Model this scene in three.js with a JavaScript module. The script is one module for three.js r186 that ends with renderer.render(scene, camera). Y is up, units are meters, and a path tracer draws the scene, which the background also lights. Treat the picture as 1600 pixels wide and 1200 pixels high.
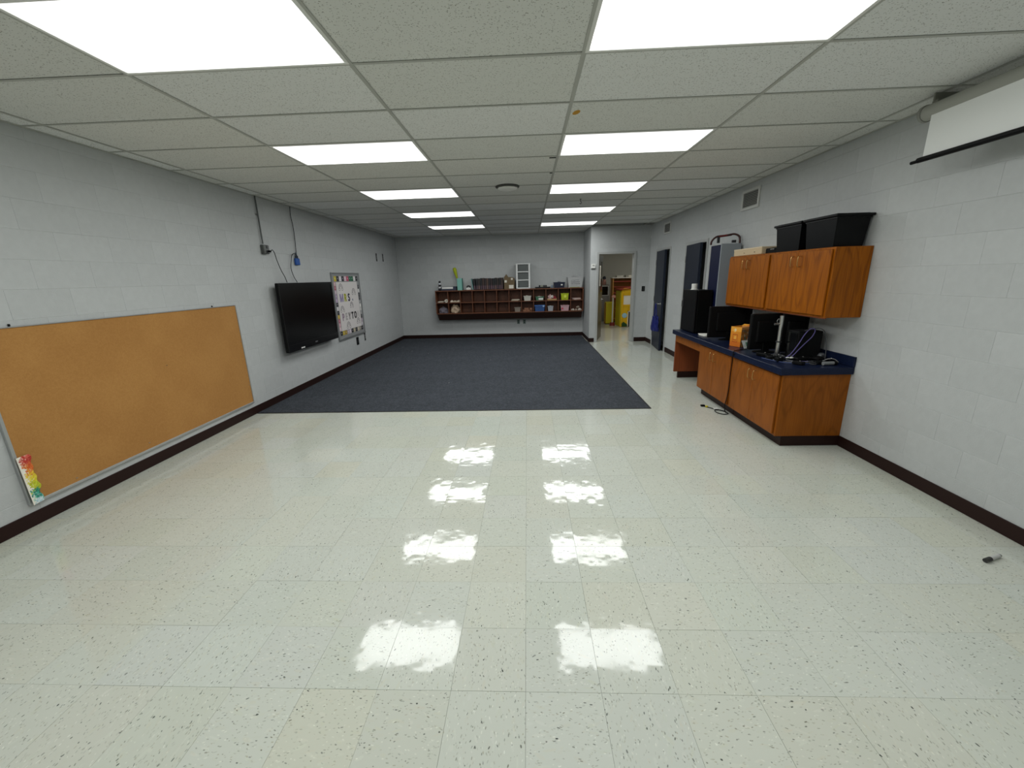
import * as THREE from 'three';
import { mergeGeometries } from 'three/addons/utils/BufferGeometryUtils.js';
import { RoundedBoxGeometry } from 'three/addons/geometries/RoundedBoxGeometry.js';
import { RectAreaLightUniformsLib } from 'three/addons/lights/RectAreaLightUniformsLib.js';

// ------------------------------------------------------------------ camera, light level, exposure
RectAreaLightUniformsLib.init();
const scene = new THREE.Scene();
scene.background = new THREE.Color(0x000000);
const renderer = new THREE.WebGLRenderer({ antialias: true });
renderer.toneMapping = THREE.LinearToneMapping;
renderer.toneMappingExposure = 1.0;
renderer.shadowMap.enabled = true;
const LAMP = 7.8;                                        // radiance of the fluorescent troffers
const LAMP_COLOR = new THREE.Color(0.975, 1.0, 0.985);

const camera = new THREE.PerspectiveCamera(87.07, 4 / 3, 0.05, 60);
camera.position.set(0, 1.6227, 0);
{
  const r = new THREE.Vector3(0.99906343, -0.02508101, -0.03525902), u = new THREE.Vector3(0.01523393, 0.96658047, -0.25591039), b = new THREE.Vector3(0.04049917, 0.25513358, 0.96605728);
  camera.quaternion.setFromRotationMatrix(new THREE.Matrix4().makeBasis(r, u, b));
}
camera.updateMatrixWorld(true);
camera.updateProjectionMatrix();
scene.add(camera);

// room: x to the right, z towards the camera, floor at 0
const XL = -3.52, XR = 2.93, ZB = -11.35, ZD = -10.15, XC = 1.53, ZF = 1.6, H = 2.726;

// ------------------------------------------------------------------ helpers
let seed = 12345;
const rnd = () => { seed = (seed * 1664525 + 1013904223) >>> 0; return seed / 4294967296; };
const rr = (a, b) => a + (b - a) * rnd();
const V = (x, y, z) => new THREE.Vector3(x, y, z);
const counts = {};
const nm = (n) => { const k = counts[n] = (counts[n] ?? -1) + 1; return k ? n + '_' + String(k).padStart(3, '0') : n; };

function metric(g) {           // flat uv in metres from the dominant axis of each triangle
  g = g.index ? g.toNonIndexed() : g;
  const p = g.attributes.position, uv = new Float32Array(p.count * 2), a = V(), b = V(), c = V(), n = V();
  for (let i = 0; i < p.count; i += 3) {
    a.fromBufferAttribute(p, i); b.fromBufferAttribute(p, i + 1); c.fromBufferAttribute(p, i + 2);
    n.crossVectors(b.clone().sub(a), c.clone().sub(a));
    const ax = Math.abs(n.x), ay = Math.abs(n.y), az = Math.abs(n.z);
    [a, b, c].forEach((q, k) => {
      const o = (i + k) * 2;
      if (ay >= ax && ay >= az) { uv[o] = q.x; uv[o + 1] = q.z; }
      else if (ax >= az) { uv[o] = q.z; uv[o + 1] = q.y; }
      else { uv[o] = q.x; uv[o + 1] = q.y; }
    });
  }
  g.setAttribute('uv', new THREE.BufferAttribute(uv, 2));
  for (const k of Object.keys(g.attributes)) if (!['position', 'normal', 'uv'].includes(k)) g.deleteAttribute(k);
  return g;
}
function poly(list) {          // convex polygons, counter-clockwise seen from outside
  const pos = [], nor = [], n = V();
  for (const P of list) for (let k = 1; k + 1 < P.length; k++) {
    const a = V(...P[0]), b = V(...P[k]), c = V(...P[k + 1]);
    n.crossVectors(b.clone().sub(a), c.clone().sub(a)).normalize();
    for (const q of [a, b, c]) { pos.push(q.x, q.y, q.z); nor.push(n.x, n.y, n.z); }
  }
  const g = new THREE.BufferGeometry();
  g.setAttribute('position', new THREE.BufferAttribute(new Float32Array(pos), 3));
  g.setAttribute('normal', new THREE.BufferAttribute(new Float32Array(nor), 3));
  return metric(g);
}
function outward(list) {       // orient polygons of a convex body centred on the origin
  return list.map((P) => {
    const a = V(...P[0]), b = V(...P[1]), c = V(...P[2]), m = P.reduce((s, q) => s.add(V(...q)), V()).multiplyScalar(1 / P.length);
    return V().crossVectors(b.sub(a), c.sub(a)).dot(m) < 0 ? [...P].reverse() : P;
  });
}
function cbox(w, h, d, c) {    // box with chamfered edges
  const E = [w / 2, h / 2, d / 2];
  c = Math.min(c, w * 0.4, h * 0.4, d * 0.4);
  const pt = (s, f) => [0, 1, 2].map((i) => s[i] * (i === f ? E[i] : E[i] - c));
  const L = [], S = [-1, 1];
  for (let f = 0; f < 3; f++) for (const s of S) {
    const [i, j] = [(f + 1) % 3, (f + 2) % 3];
    L.push([[-1, -1], [1, -1], [1, 1], [-1, 1]].map(([a, b]) => { const q = []; q[f] = s; q[i] = a; q[j] = b; return pt(q, f); }));
  }
  for (let f = 0; f < 3; f++) { // edges along axis f
    const [i, j] = [(f + 1) % 3, (f + 2) % 3];
    for (const a of S) for (const b of S) {
      const q0 = [], q1 = []; q0[f] = -1; q1[f] = 1; q0[i] = q1[i] = a; q0[j] = q1[j] = b;
      L.push([pt(q0, i), pt(q1, i), pt(q1, j), pt(q0, j)]);
    }
  }
  for (const a of S) for (const b of S) for (const e of S) L.push([pt([a, b, e], 0), pt([a, b, e], 1), pt([a, b, e], 2)]);
  return poly(outward(L));
}
// box given by its limits
function lim(x0, x1, y0, y1, z0, z1, c = 0.002) { return metric(cbox(x1 - x0, y1 - y0, z1 - z0, c).translate((x0 + x1) / 2, (y0 + y1) / 2, (z0 + z1) / 2)); }
const bx = (w, h, d, x = 0, y = 0, z = 0, c = 0.002) => metric(cbox(w, h, d, c).translate(x, y, z));
const rbx = (w, h, d, r, x = 0, y = 0, z = 0, s = 3) => metric(new RoundedBoxGeometry(w, h, d, s, r).translate(x, y, z));
const cyl = (r0, r1, h, x = 0, y = 0, z = 0, s = 20) => metric(new THREE.CylinderGeometry(r0, r1, h, s).translate(x, y, z));
const lathe = (pts, s = 24) => metric(new THREE.LatheGeometry(pts.map(([a, b]) => new THREE.Vector2(a, b)), s));
const tube = (pts, r, n = 40, s = 8) => metric(new THREE.TubeGeometry(new THREE.CatmullRomCurve3(pts.map((p) => V(...p))), n, r, s));
const merge = (...g) => mergeGeometries(g.flat());
function openBin(wt, dt, wb, db, h, t = 0.006, rim = 0.008) {   // tapered open tub with a rim, base at y = 0
  const R = (w, d, y) => [[-w / 2, y, d / 2], [w / 2, y, d / 2], [w / 2, y, -d / 2], [-w / 2, y, -d / 2]];
  const a = R(wb, db, 0), b = R(wt, dt, h - 0.014), c = R(wt + 2 * rim, dt + 2 * rim, h - 0.014), d = R(wt + 2 * rim, dt + 2 * rim, h), e = R(wt - 2 * t, dt - 2 * t, h), f = R(wb - 2 * t, db - 2 * t, t);
  const L = [[a[3], a[2], a[1], a[0]], f], ring = (p, q) => { for (let i = 0; i < 4; i++) L.push([p[i], p[(i + 1) % 4], q[(i + 1) % 4], q[i]]); };
  ring(a, b); ring(b, c); ring(c, d); ring(d, e); ring(e, f);
  return poly(L);
}
function lump(rx, ry, rz, sd, amp = 0.25, det = 3) {           // crumpled soft thing, base at y = 0
  const g = new THREE.IcosahedronGeometry(1, det), p = g.attributes.position, q = V();
  for (let i = 0; i < p.count; i++) {
    q.fromBufferAttribute(p, i);
    const f = 1 + amp * (Math.sin(q.x * 5 + sd) * Math.cos(q.y * 6 + sd * 2) + 0.6 * Math.sin(q.z * 9 + sd * 3 + q.x * 4) + 0.3 * Math.sin(q.y * 17 + q.x * 13 + sd)) * 0.6;
    p.setXYZ(i, q.x * f * rx, Math.max(-0.35, q.y * f) * ry + 0.35 * ry, q.z * f * rz);
  }
  g.computeVertexNormals();
  return metric(g);
}
function mesh(name, geo, mat, parent = scene) {
  const m = new THREE.Mesh(geo, mat);
  m.name = parent === scene ? nm(name) : name;
  m.castShadow = m.receiveShadow = true;
  parent.add(m);
  return m;
}
function tag(o, label, category, group) { o.userData = { label, category }; if (group) o.userData.group = group; return o; }
function thing(name, label, category, pos = [0, 0, 0], turn = 0, group) {
  const o = new THREE.Group();
  o.name = nm(name); o.position.set(...pos); o.rotation.y = turn; scene.add(o);
  return tag(o, label, category, group);
}
const struct = (o, label) => { o.userData.kind = 'structure'; if (label) o.userData.label = label; return o; };
function sgroup(name, label) { const o = new THREE.Group(); o.name = name; scene.add(o); return struct(o, label); }

// ------------------------------------------------------------------ textures
function noise2(n, sd) {       // periodic value noise, n cells
  const a = new Float32Array(n * n); let s = sd >>> 0 || 1;
  for (let i = 0; i < a.length; i++) { s = (s * 1664525 + 1013904223) >>> 0; a[i] = s / 4294967296; }
  return (x, y) => {
    x = ((x % 1) + 1) % 1 * n; y = ((y % 1) + 1) % 1 * n;
    const i = Math.floor(x), j = Math.floor(y), fx = x - i, fy = y - j, u = fx * fx * (3 - 2 * fx), v = fy * fy * (3 - 2 * fy), A = (p, q) => a[(q % n) * n + (p % n)];
    return (A(i, j) * (1 - u) + A(i + 1, j) * u) * (1 - v) + (A(i, j + 1) * (1 - u) + A(i + 1, j + 1) * u) * v;
  };
}
function dataTex(w, h, fn, { srgb = true, rx = 1, ry = 1 } = {}) {
  const d = new Uint8Array(w * h * 4);
  for (let j = 0; j < h; j++) for (let i = 0; i < w; i++) {
    const c = fn(i / w, j / h), o = (j * w + i) * 4;
    if (typeof c === 'number') d[o] = d[o + 1] = d[o + 2] = Math.max(0, Math.min(255, c * 255));
    else for (let k = 0; k < 3; k++) d[o + k] = Math.max(0, Math.min(255, c[k]));
    d[o + 3] = 255;
  }
  const t = new THREE.DataTexture(d, w, h);
  t.wrapS = t.wrapT = THREE.RepeatWrapping; t.magFilter = THREE.LinearFilter; t.repeat.set(rx, ry);
  if (srgb) t.colorSpace = THREE.SRGBColorSpace;
  t.needsUpdate = true;
  return t;
}
function canvasTex(w, h, draw, { srgb = true, rx = 1, ry = 1 } = {}) {
  const c = document.createElement('canvas'); c.width = w; c.height = h;
  draw(c.getContext('2d'), w, h);
  const t = new THREE.CanvasTexture(c);
  t.wrapS = t.wrapT = THREE.RepeatWrapping; t.repeat.set(rx, ry);
  if (srgb) t.colorSpace = THREE.SRGBColorSpace;
  return t;
}
const M = (o) => new THREE.MeshStandardMaterial({ roughness: 0.6, ...o });
const plain = (hex, roughness = 0.6, metalness = 0) => M({ color: hex, roughness, metalness });
const ink = (hex, roughness = 0.5) => new THREE.MeshPhysicalMaterial({ color: hex, roughness, specularIntensity: 0.35 });   // dull black plastics and paints
const Wd = (o) => new THREE.MeshPhysicalMaterial({ specularIntensity: 0.4, ...o });

// vinyl composition tile: 8 x 8 tiles of 0.3048 m, chips streaked along or across each tile
const NT = 8, TILE = 0.3048;
const vct = canvasTex(2048, 2048, (g, w) => {
  const S = w / NT;
  for (let j = 0; j < NT; j++) for (let i = 0; i < NT; i++) {
    const k = rr(-1.5, 1.5), warm = rnd() < 0.12 ? rr(3, 6) : rr(-1, 2);
    g.save(); g.beginPath(); g.rect(i * S, j * S, S, S); g.clip();
    g.fillStyle = `rgb(${199 + k + warm * 0.3},${203 + k},${194 + k - warm * 0.6})`; g.fillRect(i * S, j * S, S, S);
    const dir = (i + j) % 2 ? 0 : Math.PI / 2;
    const fleck = (n, col, l0, l1, w0, w1, al) => {
      for (let q = 0; q < n; q++) {
        g.globalAlpha = al * rr(0.5, 1); g.fillStyle = col[Math.floor(rnd() * col.length)];
        g.beginPath(); g.ellipse(i * S + rnd() * S, j * S + rnd() * S, rr(l0, l1), rr(w0, w1), dir + rr(-0.5, 0.5), 0, 6.3); g.fill();
      }
    };
    fleck(60, ['#d9dbd0', '#c3c6b8', '#c9c7b4'], 6, 22, 2, 6, 0.28);
    fleck(170, ['#94988c', '#a3a08d', '#a9ab9c', '#979c93'], 1.4, 5, 0.7, 1.7, 0.8);
    fleck(60, ['#eceee4', '#e4e5da'], 1.4, 5, 0.8, 1.8, 0.7);
    fleck(60, ['#61655e', '#6f6f62', '#4f5451', '#777c72'], 1.2, 5, 0.8, 1.8, 0.9);
    fleck(5, ['#2f3432', '#40433d'], 2.4, 5.5, 1.2, 2.4, 0.95);
    g.restore();
  }
}, { rx: 1, ry: 1 });
const wn1 = noise2(40, 7), wn2 = noise2(96, 8), wn3 = noise2(14, 9);
const waxBump = dataTex(1024, 1024, (u, v) => 0.5 + 0.5 * (wn3(u, v) - 0.5) + 0.34 * (wn1(u, v) - 0.5) + 0.12 * (wn2(u, v * 1) - 0.5), { srgb: false });
const rn1 = noise2(12, 31), rn2 = noise2(60, 32);
const waxRough = dataTex(512, 512, (u, v) => 0.045 + 0.03 * rn1(u, v) + 0.015 * rn2(u, v), { srgb: false });
const tileMats = [0xffffff, 0xfefefd, 0xfdfdfd, 0xfefefb, 0xfcfdfc, 0xfdfcf9].map((c) => M({ color: c, map: vct, roughness: 1.0, roughnessMap: waxRough, bumpMap: waxBump, bumpScale: 0.0016 }));
const subfloorMat = plain(0x4a483f, 0.9);

const pn1 = noise2(64, 41), pn2 = noise2(128, 42), pn3 = noise2(6, 43);
const wallBump = dataTex(512, 512, (u, v) => 0.5 + 0.4 * (pn2(u, v) - 0.5) + 0.35 * (pn1(u, v) - 0.5), { srgb: false, rx: 2, ry: 2 });
const wallTone = dataTex(256, 256, (u, v) => { const k = 250 + 6 * (pn3(u, v) - 0.5) + 5 * (pn1(u, v) - 0.5); return [k, k, k]; }, { rx: 0.6, ry: 0.6 });
const wallMats = [0xc2c5c5, 0xc0c3c3, 0xc3c6c6].map((c) => M({ color: c, map: wallTone, roughness: 0.55, bumpMap: wallBump, bumpScale: 0.0012 }));
const wallMat = wallMats[0];
const frameMat = plain(0xb0b2b0, 0.4);
const baseMat = ink(0x281714, 0.45);

const cn = noise2(80, 51);
const tileTop = canvasTex(1024, 512, (g, w, h) => {
  g.fillStyle = '#e4e5e3'; g.fillRect(0, 0, w, h);
  for (let i = 0; i < 2600; i++) { g.globalAlpha = rr(0.15, 0.5); g.fillStyle = rnd() < 0.5 ? '#bdbcb1' : '#dedcd2'; g.beginPath(); g.ellipse(rnd() * w, rnd() * h, rr(1, 4), rr(0.8, 2), rnd() * 3.1, 0, 6.3); g.fill(); }
  for (let i = 0; i < 2000; i++) { g.globalAlpha = rr(0.5, 1); g.fillStyle = '#6a695f'; g.beginPath(); g.ellipse(rnd() * w, rnd() * h, rr(1, 2.6), rr(0.8, 1.7), rnd() * 3.1, 0, 6.3); g.fill(); }
  for (let i = 0; i < 420; i++) { g.globalAlpha = rr(0.4, 0.8); g.fillStyle = '#6f6e64'; g.beginPath(); g.ellipse(rnd() * w, rnd() * h, rr(2, 5), rr(0.8, 1.5), rr(-0.7, 0.7), 0, 6.3); g.fill(); }
});
const ceilMats = [0xffffff, 0xf9f8f4, 0xf5f5f2].map((c) => M({ color: c, map: tileTop, roughness: 0.95 }));
const teeMat = plain(0xb2b3ac, 0.5);
const lampWhite = plain(0xe8e8e4, 0.4);

function woodTex(base, dark, sd, k = 1, contrast = 1) {
  const n1 = noise2(9, sd), n2 = noise2(200, sd + 1), n3 = noise2(5, sd + 2), n4 = noise2(120, sd + 3);
  return dataTex(512, 1024, (u, v) => {
    const wob = (n1(u, v * 0.5) - 0.5) * 0.11 + (n3(u, v) - 0.5) * 0.13;
    const x = Math.abs(((u * 2) % 1) - 0.5) + wob;                    // two leaves of veneer
    const ring = Math.sin((Math.sqrt(x * x + 0.002) * 34 * k + Math.sin(v * 6.283) * 4.5 * (1 - x) + n3(u, v) * 5));
    const pores = n2(u, v * 0.05), fine = n4(u, v * 0.08);
    let t = 0.42 + 0.27 * contrast * Math.pow(Math.max(0, ring), 2) + 0.3 * contrast * (pores - 0.5) + 0.22 * (fine - 0.5) + 0.18 * (n1(u, v * 0.5) - 0.5);
    t = Math.max(0, Math.min(1, t));
    return [0, 1, 2].map((c) => base[c] * (1 - t) + dark[c] * t);
  }, { rx: 1 / 0.6, ry: 1 / 1.2 });
}
const oak = Wd({ map: woodTex([182, 104, 10], [104, 52, 0], 61, 0.75, 0.85), roughness: 0.45 });
const oakBase = Wd({ map: woodTex([168, 96, 28], [106, 56, 8], 71, 0.6, 0.7), roughness: 0.42 });
const oakEdge = plain(0x6b3212, 0.5);
const walnut = M({ map: woodTex([132, 80, 52], [78, 44, 26], 81, 1.2, 0.7), roughness: 0.5 });
const counterTop = Wd({ map: (() => { const a = noise2(128, 91), b = noise2(40, 92); return dataTex(256, 256, (u, v) => { const k = (a(u, v) - 0.5) * 10 + (b(u, v) - 0.5) * 6; return [20 + k, 29 + k, 54 + k]; }, { rx: 2, ry: 2 }); })(), roughness: 0.28 });
const brass = plain(0xc9a468, 0.3, 0.9), chrome = plain(0xdcdcda, 0.26, 1), steel = plain(0x9a9a98, 0.35, 0.9);
const blackPlastic = ink(0x08090a, 0.45), blackGloss = plain(0x040405, 0.12), blackMat = ink(0x0a0b0c, 0.7), darkGrey = plain(0x2c2d2f, 0.6);
const white = plain(0xe6e6e2, 0.5), offWhite = plain(0xd2cec2, 0.7), paperMat = plain(0xe2ddd0, 0.85);
const navyDoor = ink(0x222836, 0.42), navyEdge = plain(0x181d28, 0.5);

// ------------------------------------------------------------------ how large a piece shows in the photograph
function shows(p, area, n) {
  const c = p.clone().applyMatrix4(camera.matrixWorldInverse);
  if (c.z > -0.2) return 0;
  const s = p.clone().project(camera);
  if (Math.abs(s.x) > 1.12 || Math.abs(s.y) > 1.12) return 0;
  const v = camera.position.clone().sub(p), d = v.length();
  return area * Math.abs(v.dot(n)) / (d * d * d);
}

// ------------------------------------------------------------------ block walls
const blockCache = {};
function blockGeo(w, h) {
  const key = w.toFixed(3) + 'x' + h.toFixed(3);
  if (!blockCache[key]) {
    const R = (iu, iv, n) => [[iu, iv, n], [w - iu, iv, n], [w - iu, h - iv, n], [iu, h - iv, n]];
    const f = R(0.0012, 0.0032, 0), e = R(0.00005, 0.0001, -0.0017), b = R(0.00005, 0.0001, -0.012), L = [f];
    for (let i = 0; i < 4; i++) { const j = (i + 1) % 4; L.push([e[i], e[j], f[j], f[i]], [b[i], b[j], e[j], e[i]]); }
    blockCache[key] = poly(L);
  }
  return blockCache[key];
}
function blockWall(name, label, O, U, length, openings = [], sd = 1, height = H) {
  const Y = V(0, 1, 0), N = V().crossVectors(U, Y), basis = new THREE.Matrix4().makeBasis(U, Y, N);
  const q = new THREE.Quaternion().setFromRotationMatrix(basis);
  const pieces = [], CH = 0.2032, CL = 0.4064;
  for (let c = 0; c * CH < height; c++) {
    const v0 = c * CH, v1 = Math.min(height, v0 + CH);
    for (let u = -(c % 2) * CL / 2; u < length; u += CL) {
      let parts = [[Math.max(0, u), v0, Math.min(length, u + CL), v1]];
      for (const [a0, b0, a1, b1] of openings) {
        const next = [];
        for (const [x0, y0, x1, y1] of parts) {
          if (x1 <= a0 || x0 >= a1 || y1 <= b0 || y0 >= b1) { next.push([x0, y0, x1, y1]); continue; }
          if (x0 < a0) next.push([x0, y0, a0, y1]);
          if (x1 > a1) next.push([a1, y0, x1, y1]);
          const m0 = Math.max(x0, a0), m1 = Math.min(x1, a1);
          if (y0 < b0) next.push([m0, y0, m1, b0]);
          if (y1 > b1) next.push([m0, b1, m1, y1]);
        }
        parts = next;
      }
      for (const p of parts) if (p[2] - p[0] > 0.012 && p[3] - p[1] > 0.012) pieces.push(p);
    }
  }
  // the core of the wall behind the faces, with the openings left out
  const us = [...new Set([-0.0, length, ...openings.flatMap((o) => [o[0], o[2]])])].sort((a, b) => a - b), core = [];
  for (let i = 0; i + 1 < us.length; i++) {
    const m = (us[i] + us[i + 1]) / 2, o = openings.find((k) => k[0] < m && m < k[2]);
    const spans = o ? [[0, o[1]], [o[3], height + 0.15]] : [[0, height + 0.15]];
    for (const [y0, y1] of spans) if (y1 - y0 > 0.01) core.push(lim(us[i], us[i + 1], y0, y1, -0.18, -0.005, 0.0002));
  }
  const coreGeo = metric(merge(core).applyMatrix4(basis).translate(O.x, O.y, O.z));
  const wall = struct(mesh(name, coreGeo, wallMat), label);
  let s = sd;
  const rand = () => { s = (s * 1664525 + 1013904223) >>> 0; return s / 4294967296; };
  const made = pieces.map((p) => {
    const [x0, y0, x1, y1] = p, at = O.clone().addScaledVector(U, x0).addScaledVector(Y, y0).addScaledVector(N, (rand() - 0.5) * 0.0003);
    const mid = O.clone().addScaledVector(U, (x0 + x1) / 2).addScaledVector(Y, (y0 + y1) / 2);
    return { at, geo: blockGeo(x1 - x0, y1 - y0), mat: wallMats[Math.floor(rand() * 3)], size: shows(mid, (x1 - x0) * (y1 - y0), N) };
  }).sort((a, b) => b.size - a.size);
  const rest = [];
  made.forEach((b, i) => {
    if (i < 300 && b.size > 0) { const m = mesh('block', b.geo, b.mat, wall); m.position.copy(b.at); m.quaternion.copy(q); }
    else rest.push(b.geo.clone().applyMatrix4(new THREE.Matrix4().compose(b.at, q, V(1, 1, 1))));
  });
  if (rest.length) mesh('remaining_blocks', merge(rest), wallMat, wall).userData.kind = 'stuff';
  return wall;
}
const DA = [-9.63, -8.72], DB = [-7.89, -6.98], DH = 2.13;       // openings of the two doors in the right wall (z limits)
const D1 = [1.70, 2.59];                                           // doorway into the next room (x limits)
blockWall('wall_left', 'light grey painted block wall on the left', V(XL, 0, ZF), V(0, 0, -1), ZF - ZB, [], 3);
blockWall('wall_right', 'light grey painted block wall on the right', V(XR, 0, ZD), V(0, 0, 1), ZF - ZD, [[DA[0] - ZD, 0, DA[1] - ZD, DH], [DB[0] - ZD, 0, DB[1] - ZD, DH]], 5);
blockWall('wall_back', 'light grey painted block wall behind the cubby shelf', V(XL, 0, ZB), V(1, 0, 0), XC - XL, [], 7);
blockWall('wall_return', 'short side of the wall projection beside the cubby shelf', V(XC, 0, ZB), V(0, 0, 1), ZD - ZB, [], 9);
blockWall('wall_doorway', 'light grey wall around the open doorway', V(XC, 0, ZD), V(1, 0, 0), XR - XC, [[D1[0] - XC, 0, D1[1] - XC, DH]], 11);
struct(mesh('wall_front', lim(XL - 0.2, XR + 0.2, 0, H + 0.15, ZF, ZF + 0.18), wallMat), 'plain wall behind the viewpoint');

// ------------------------------------------------------------------ floor
const floor = struct(mesh('floor', lim(XL - 0.2, XR + 0.2, -0.12, -0.003, ZB - 0.2, ZF + 0.2), subfloorMat), 'floor of speckled pale vinyl tiles');
{
  const tileGeo = (w, d, k) => {                 // a tile with eased edges; uv picks one cell of the texture
    const e = 0.00045, i0 = k % NT, j0 = Math.floor(k / NT) % NT;
    const R = (i, y) => [[i, y, d - i], [w - i, y, d - i], [w - i, y, i], [i, y, i]];
    const a = R(e + 0.0001, 0), b = R(e, -0.0002), c = R(e, -0.0028), L = [a];
    for (let i = 0; i < 4; i++) { const j = (i + 1) % 4; L.push([b[i], b[j], a[j], a[i]], [c[i], c[j], b[j], b[i]]); }
    const g = poly(L), p = g.attributes.position, uv = g.attributes.uv;
    for (let i = 0; i < p.count; i++) uv.setXY(i, (i0 + p.getX(i) / TILE) / NT, (j0 + p.getZ(i) / TILE) / NT);
    return g;
  };
  const cache = {}, list = [];
  const x0 = -0.030, z0 = -1.263, carpetX = 1.52, carpetZ = -4.845;
  for (let i = -13; i < 12; i++) for (let j = -40; j < 9; j++) {
    let a = x0 + i * TILE, b = a + TILE, c = z0 + j * TILE, d = c + TILE;
    a = Math.max(a, XL); b = Math.min(b, XR); c = Math.max(c, ZD - 0.2); d = Math.min(d, ZF);
    if (d <= carpetZ + 0.001 && b <= carpetX + 0.001) continue;
    if (c < carpetZ && a < carpetX) { if (b > carpetX + 0.02 && d <= carpetZ + 0.001) a = carpetX; else if (d > carpetZ && b <= carpetX + 0.02) c = carpetZ; }
    if (b - a < 0.01 || d - c < 0.01) continue;
    const k = Math.floor(rnd() * 64), key = (b - a).toFixed(3) + (d - c).toFixed(3) + k;
    cache[key] ??= tileGeo(b - a, d - c, k);
    list.push({ geo: cache[key], at: V(a, rr(-0.00012, 0.00012), c), tilt: [rr(-1, 1) * 0.0016, rr(-1, 1) * 0.0016], mat: tileMats[Math.floor(rnd() * tileMats.length)], size: shows(V((a + b) / 2, 0, (c + d) / 2), (b - a) * (d - c), V(0, 1, 0)) });
  }
  list.sort((a, b) => b.size - a.size);
  const rest = [];
  list.forEach((t, i) => {
    const e = new THREE.Euler(t.tilt[0], 0, t.tilt[1]);
    if (i < 300 && t.size > 0) { const m = mesh('floor_tile', t.geo, t.mat, floor); m.position.copy(t.at); m.rotation.copy(e); }
    else rest.push(t.geo.clone().applyMatrix4(new THREE.Matrix4().compose(t.at, new THREE.Quaternion().setFromEuler(e), V(1, 1, 1))));
  });
  mesh('remaining_floor_tiles', merge(rest), tileMats[1], floor).userData.kind = 'stuff';
}
// carpet with its vinyl edge strips
{
  const a = noise2(256, 101), b = noise2(90, 102), c = noise2(24, 103), d = noise2(7, 104);
  const cm = dataTex(1024, 1024, (u, v) => { const k = 30 * (a(u, v) - 0.5) + 22 * (b(u, v) - 0.5) + 8 * (c(u, v) - 0.5) + 5 * (d(u, v) - 0.5); return [56 + k, 61 + k, 69 + k]; }, { rx: 0.7, ry: 0.7 });
  const cb = dataTex(512, 512, (u, v) => a(u, v), { srgb: false, rx: 1.6, ry: 1.6 });
  const t = thing('carpet', 'dark charcoal grey carpet covering the far part of the floor', 'carpet');
  mesh('pile', lim(XL + 0.002, 1.505, -0.002, 0.006, ZB + 0.002, -4.86, 0.001), M({ map: cm, bumpMap: cb, bumpScale: 0.004, roughness: 0.98 }), t);
  const em = plain(0x17181a, 0.6);
  mesh('edge_strip', lim(XL + 0.002, 1.525, -0.002, 0.008, -4.86, -4.838, 0.003), em, t);
  mesh('edge_strip', lim(1.503, 1.525, -0.002, 0.008, ZD + 0.012, -4.861, 0.003), em, t);
  // bits of lint lying on the pile
  const lint = [];
  for (let i = 0; i < 9; i++) lint.push(bx(rr(0.008, 0.018), 0.003, rr(0.006, 0.014), rr(-3.2, 1.4), 0.0075, rr(-11, -5.2), 0.001));
  mesh('lint', merge(lint), plain(0xb9bab6, 0.9), t).userData.kind = 'stuff';
}
// baseboards
const bb = (name, ...l) => struct(mesh(name, lim(...l, 0.004), baseMat), 'dark brown rubber baseboard');
bb('baseboard_left', XL, XL + 0.009, 0.001, 0.102, ZB, ZF);
bb('baseboard_right', XR - 0.009, XR, 0.001, 0.102, -3.673, ZF);
bb('baseboard_right_middle', XR - 0.009, XR, 0.001, 0.102, -8.67, -7.94);
bb('baseboard_right_far', XR - 0.009, XR, 0.001, 0.102, ZD, -9.68);
bb('baseboard_back', XL, XC, 0.007, 0.102, ZB, ZB + 0.009);
bb('baseboard_return', XC - 0.009, XC, 0.007, 0.102, ZB, ZD + 0.009);
bb('baseboard_doorway_left', XC, 1.655, 0.001, 0.102, ZD, ZD + 0.009);
bb('baseboard_doorway_right', 2.64, XR, 0.001, 0.102, ZD, ZD + 0.009);

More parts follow.
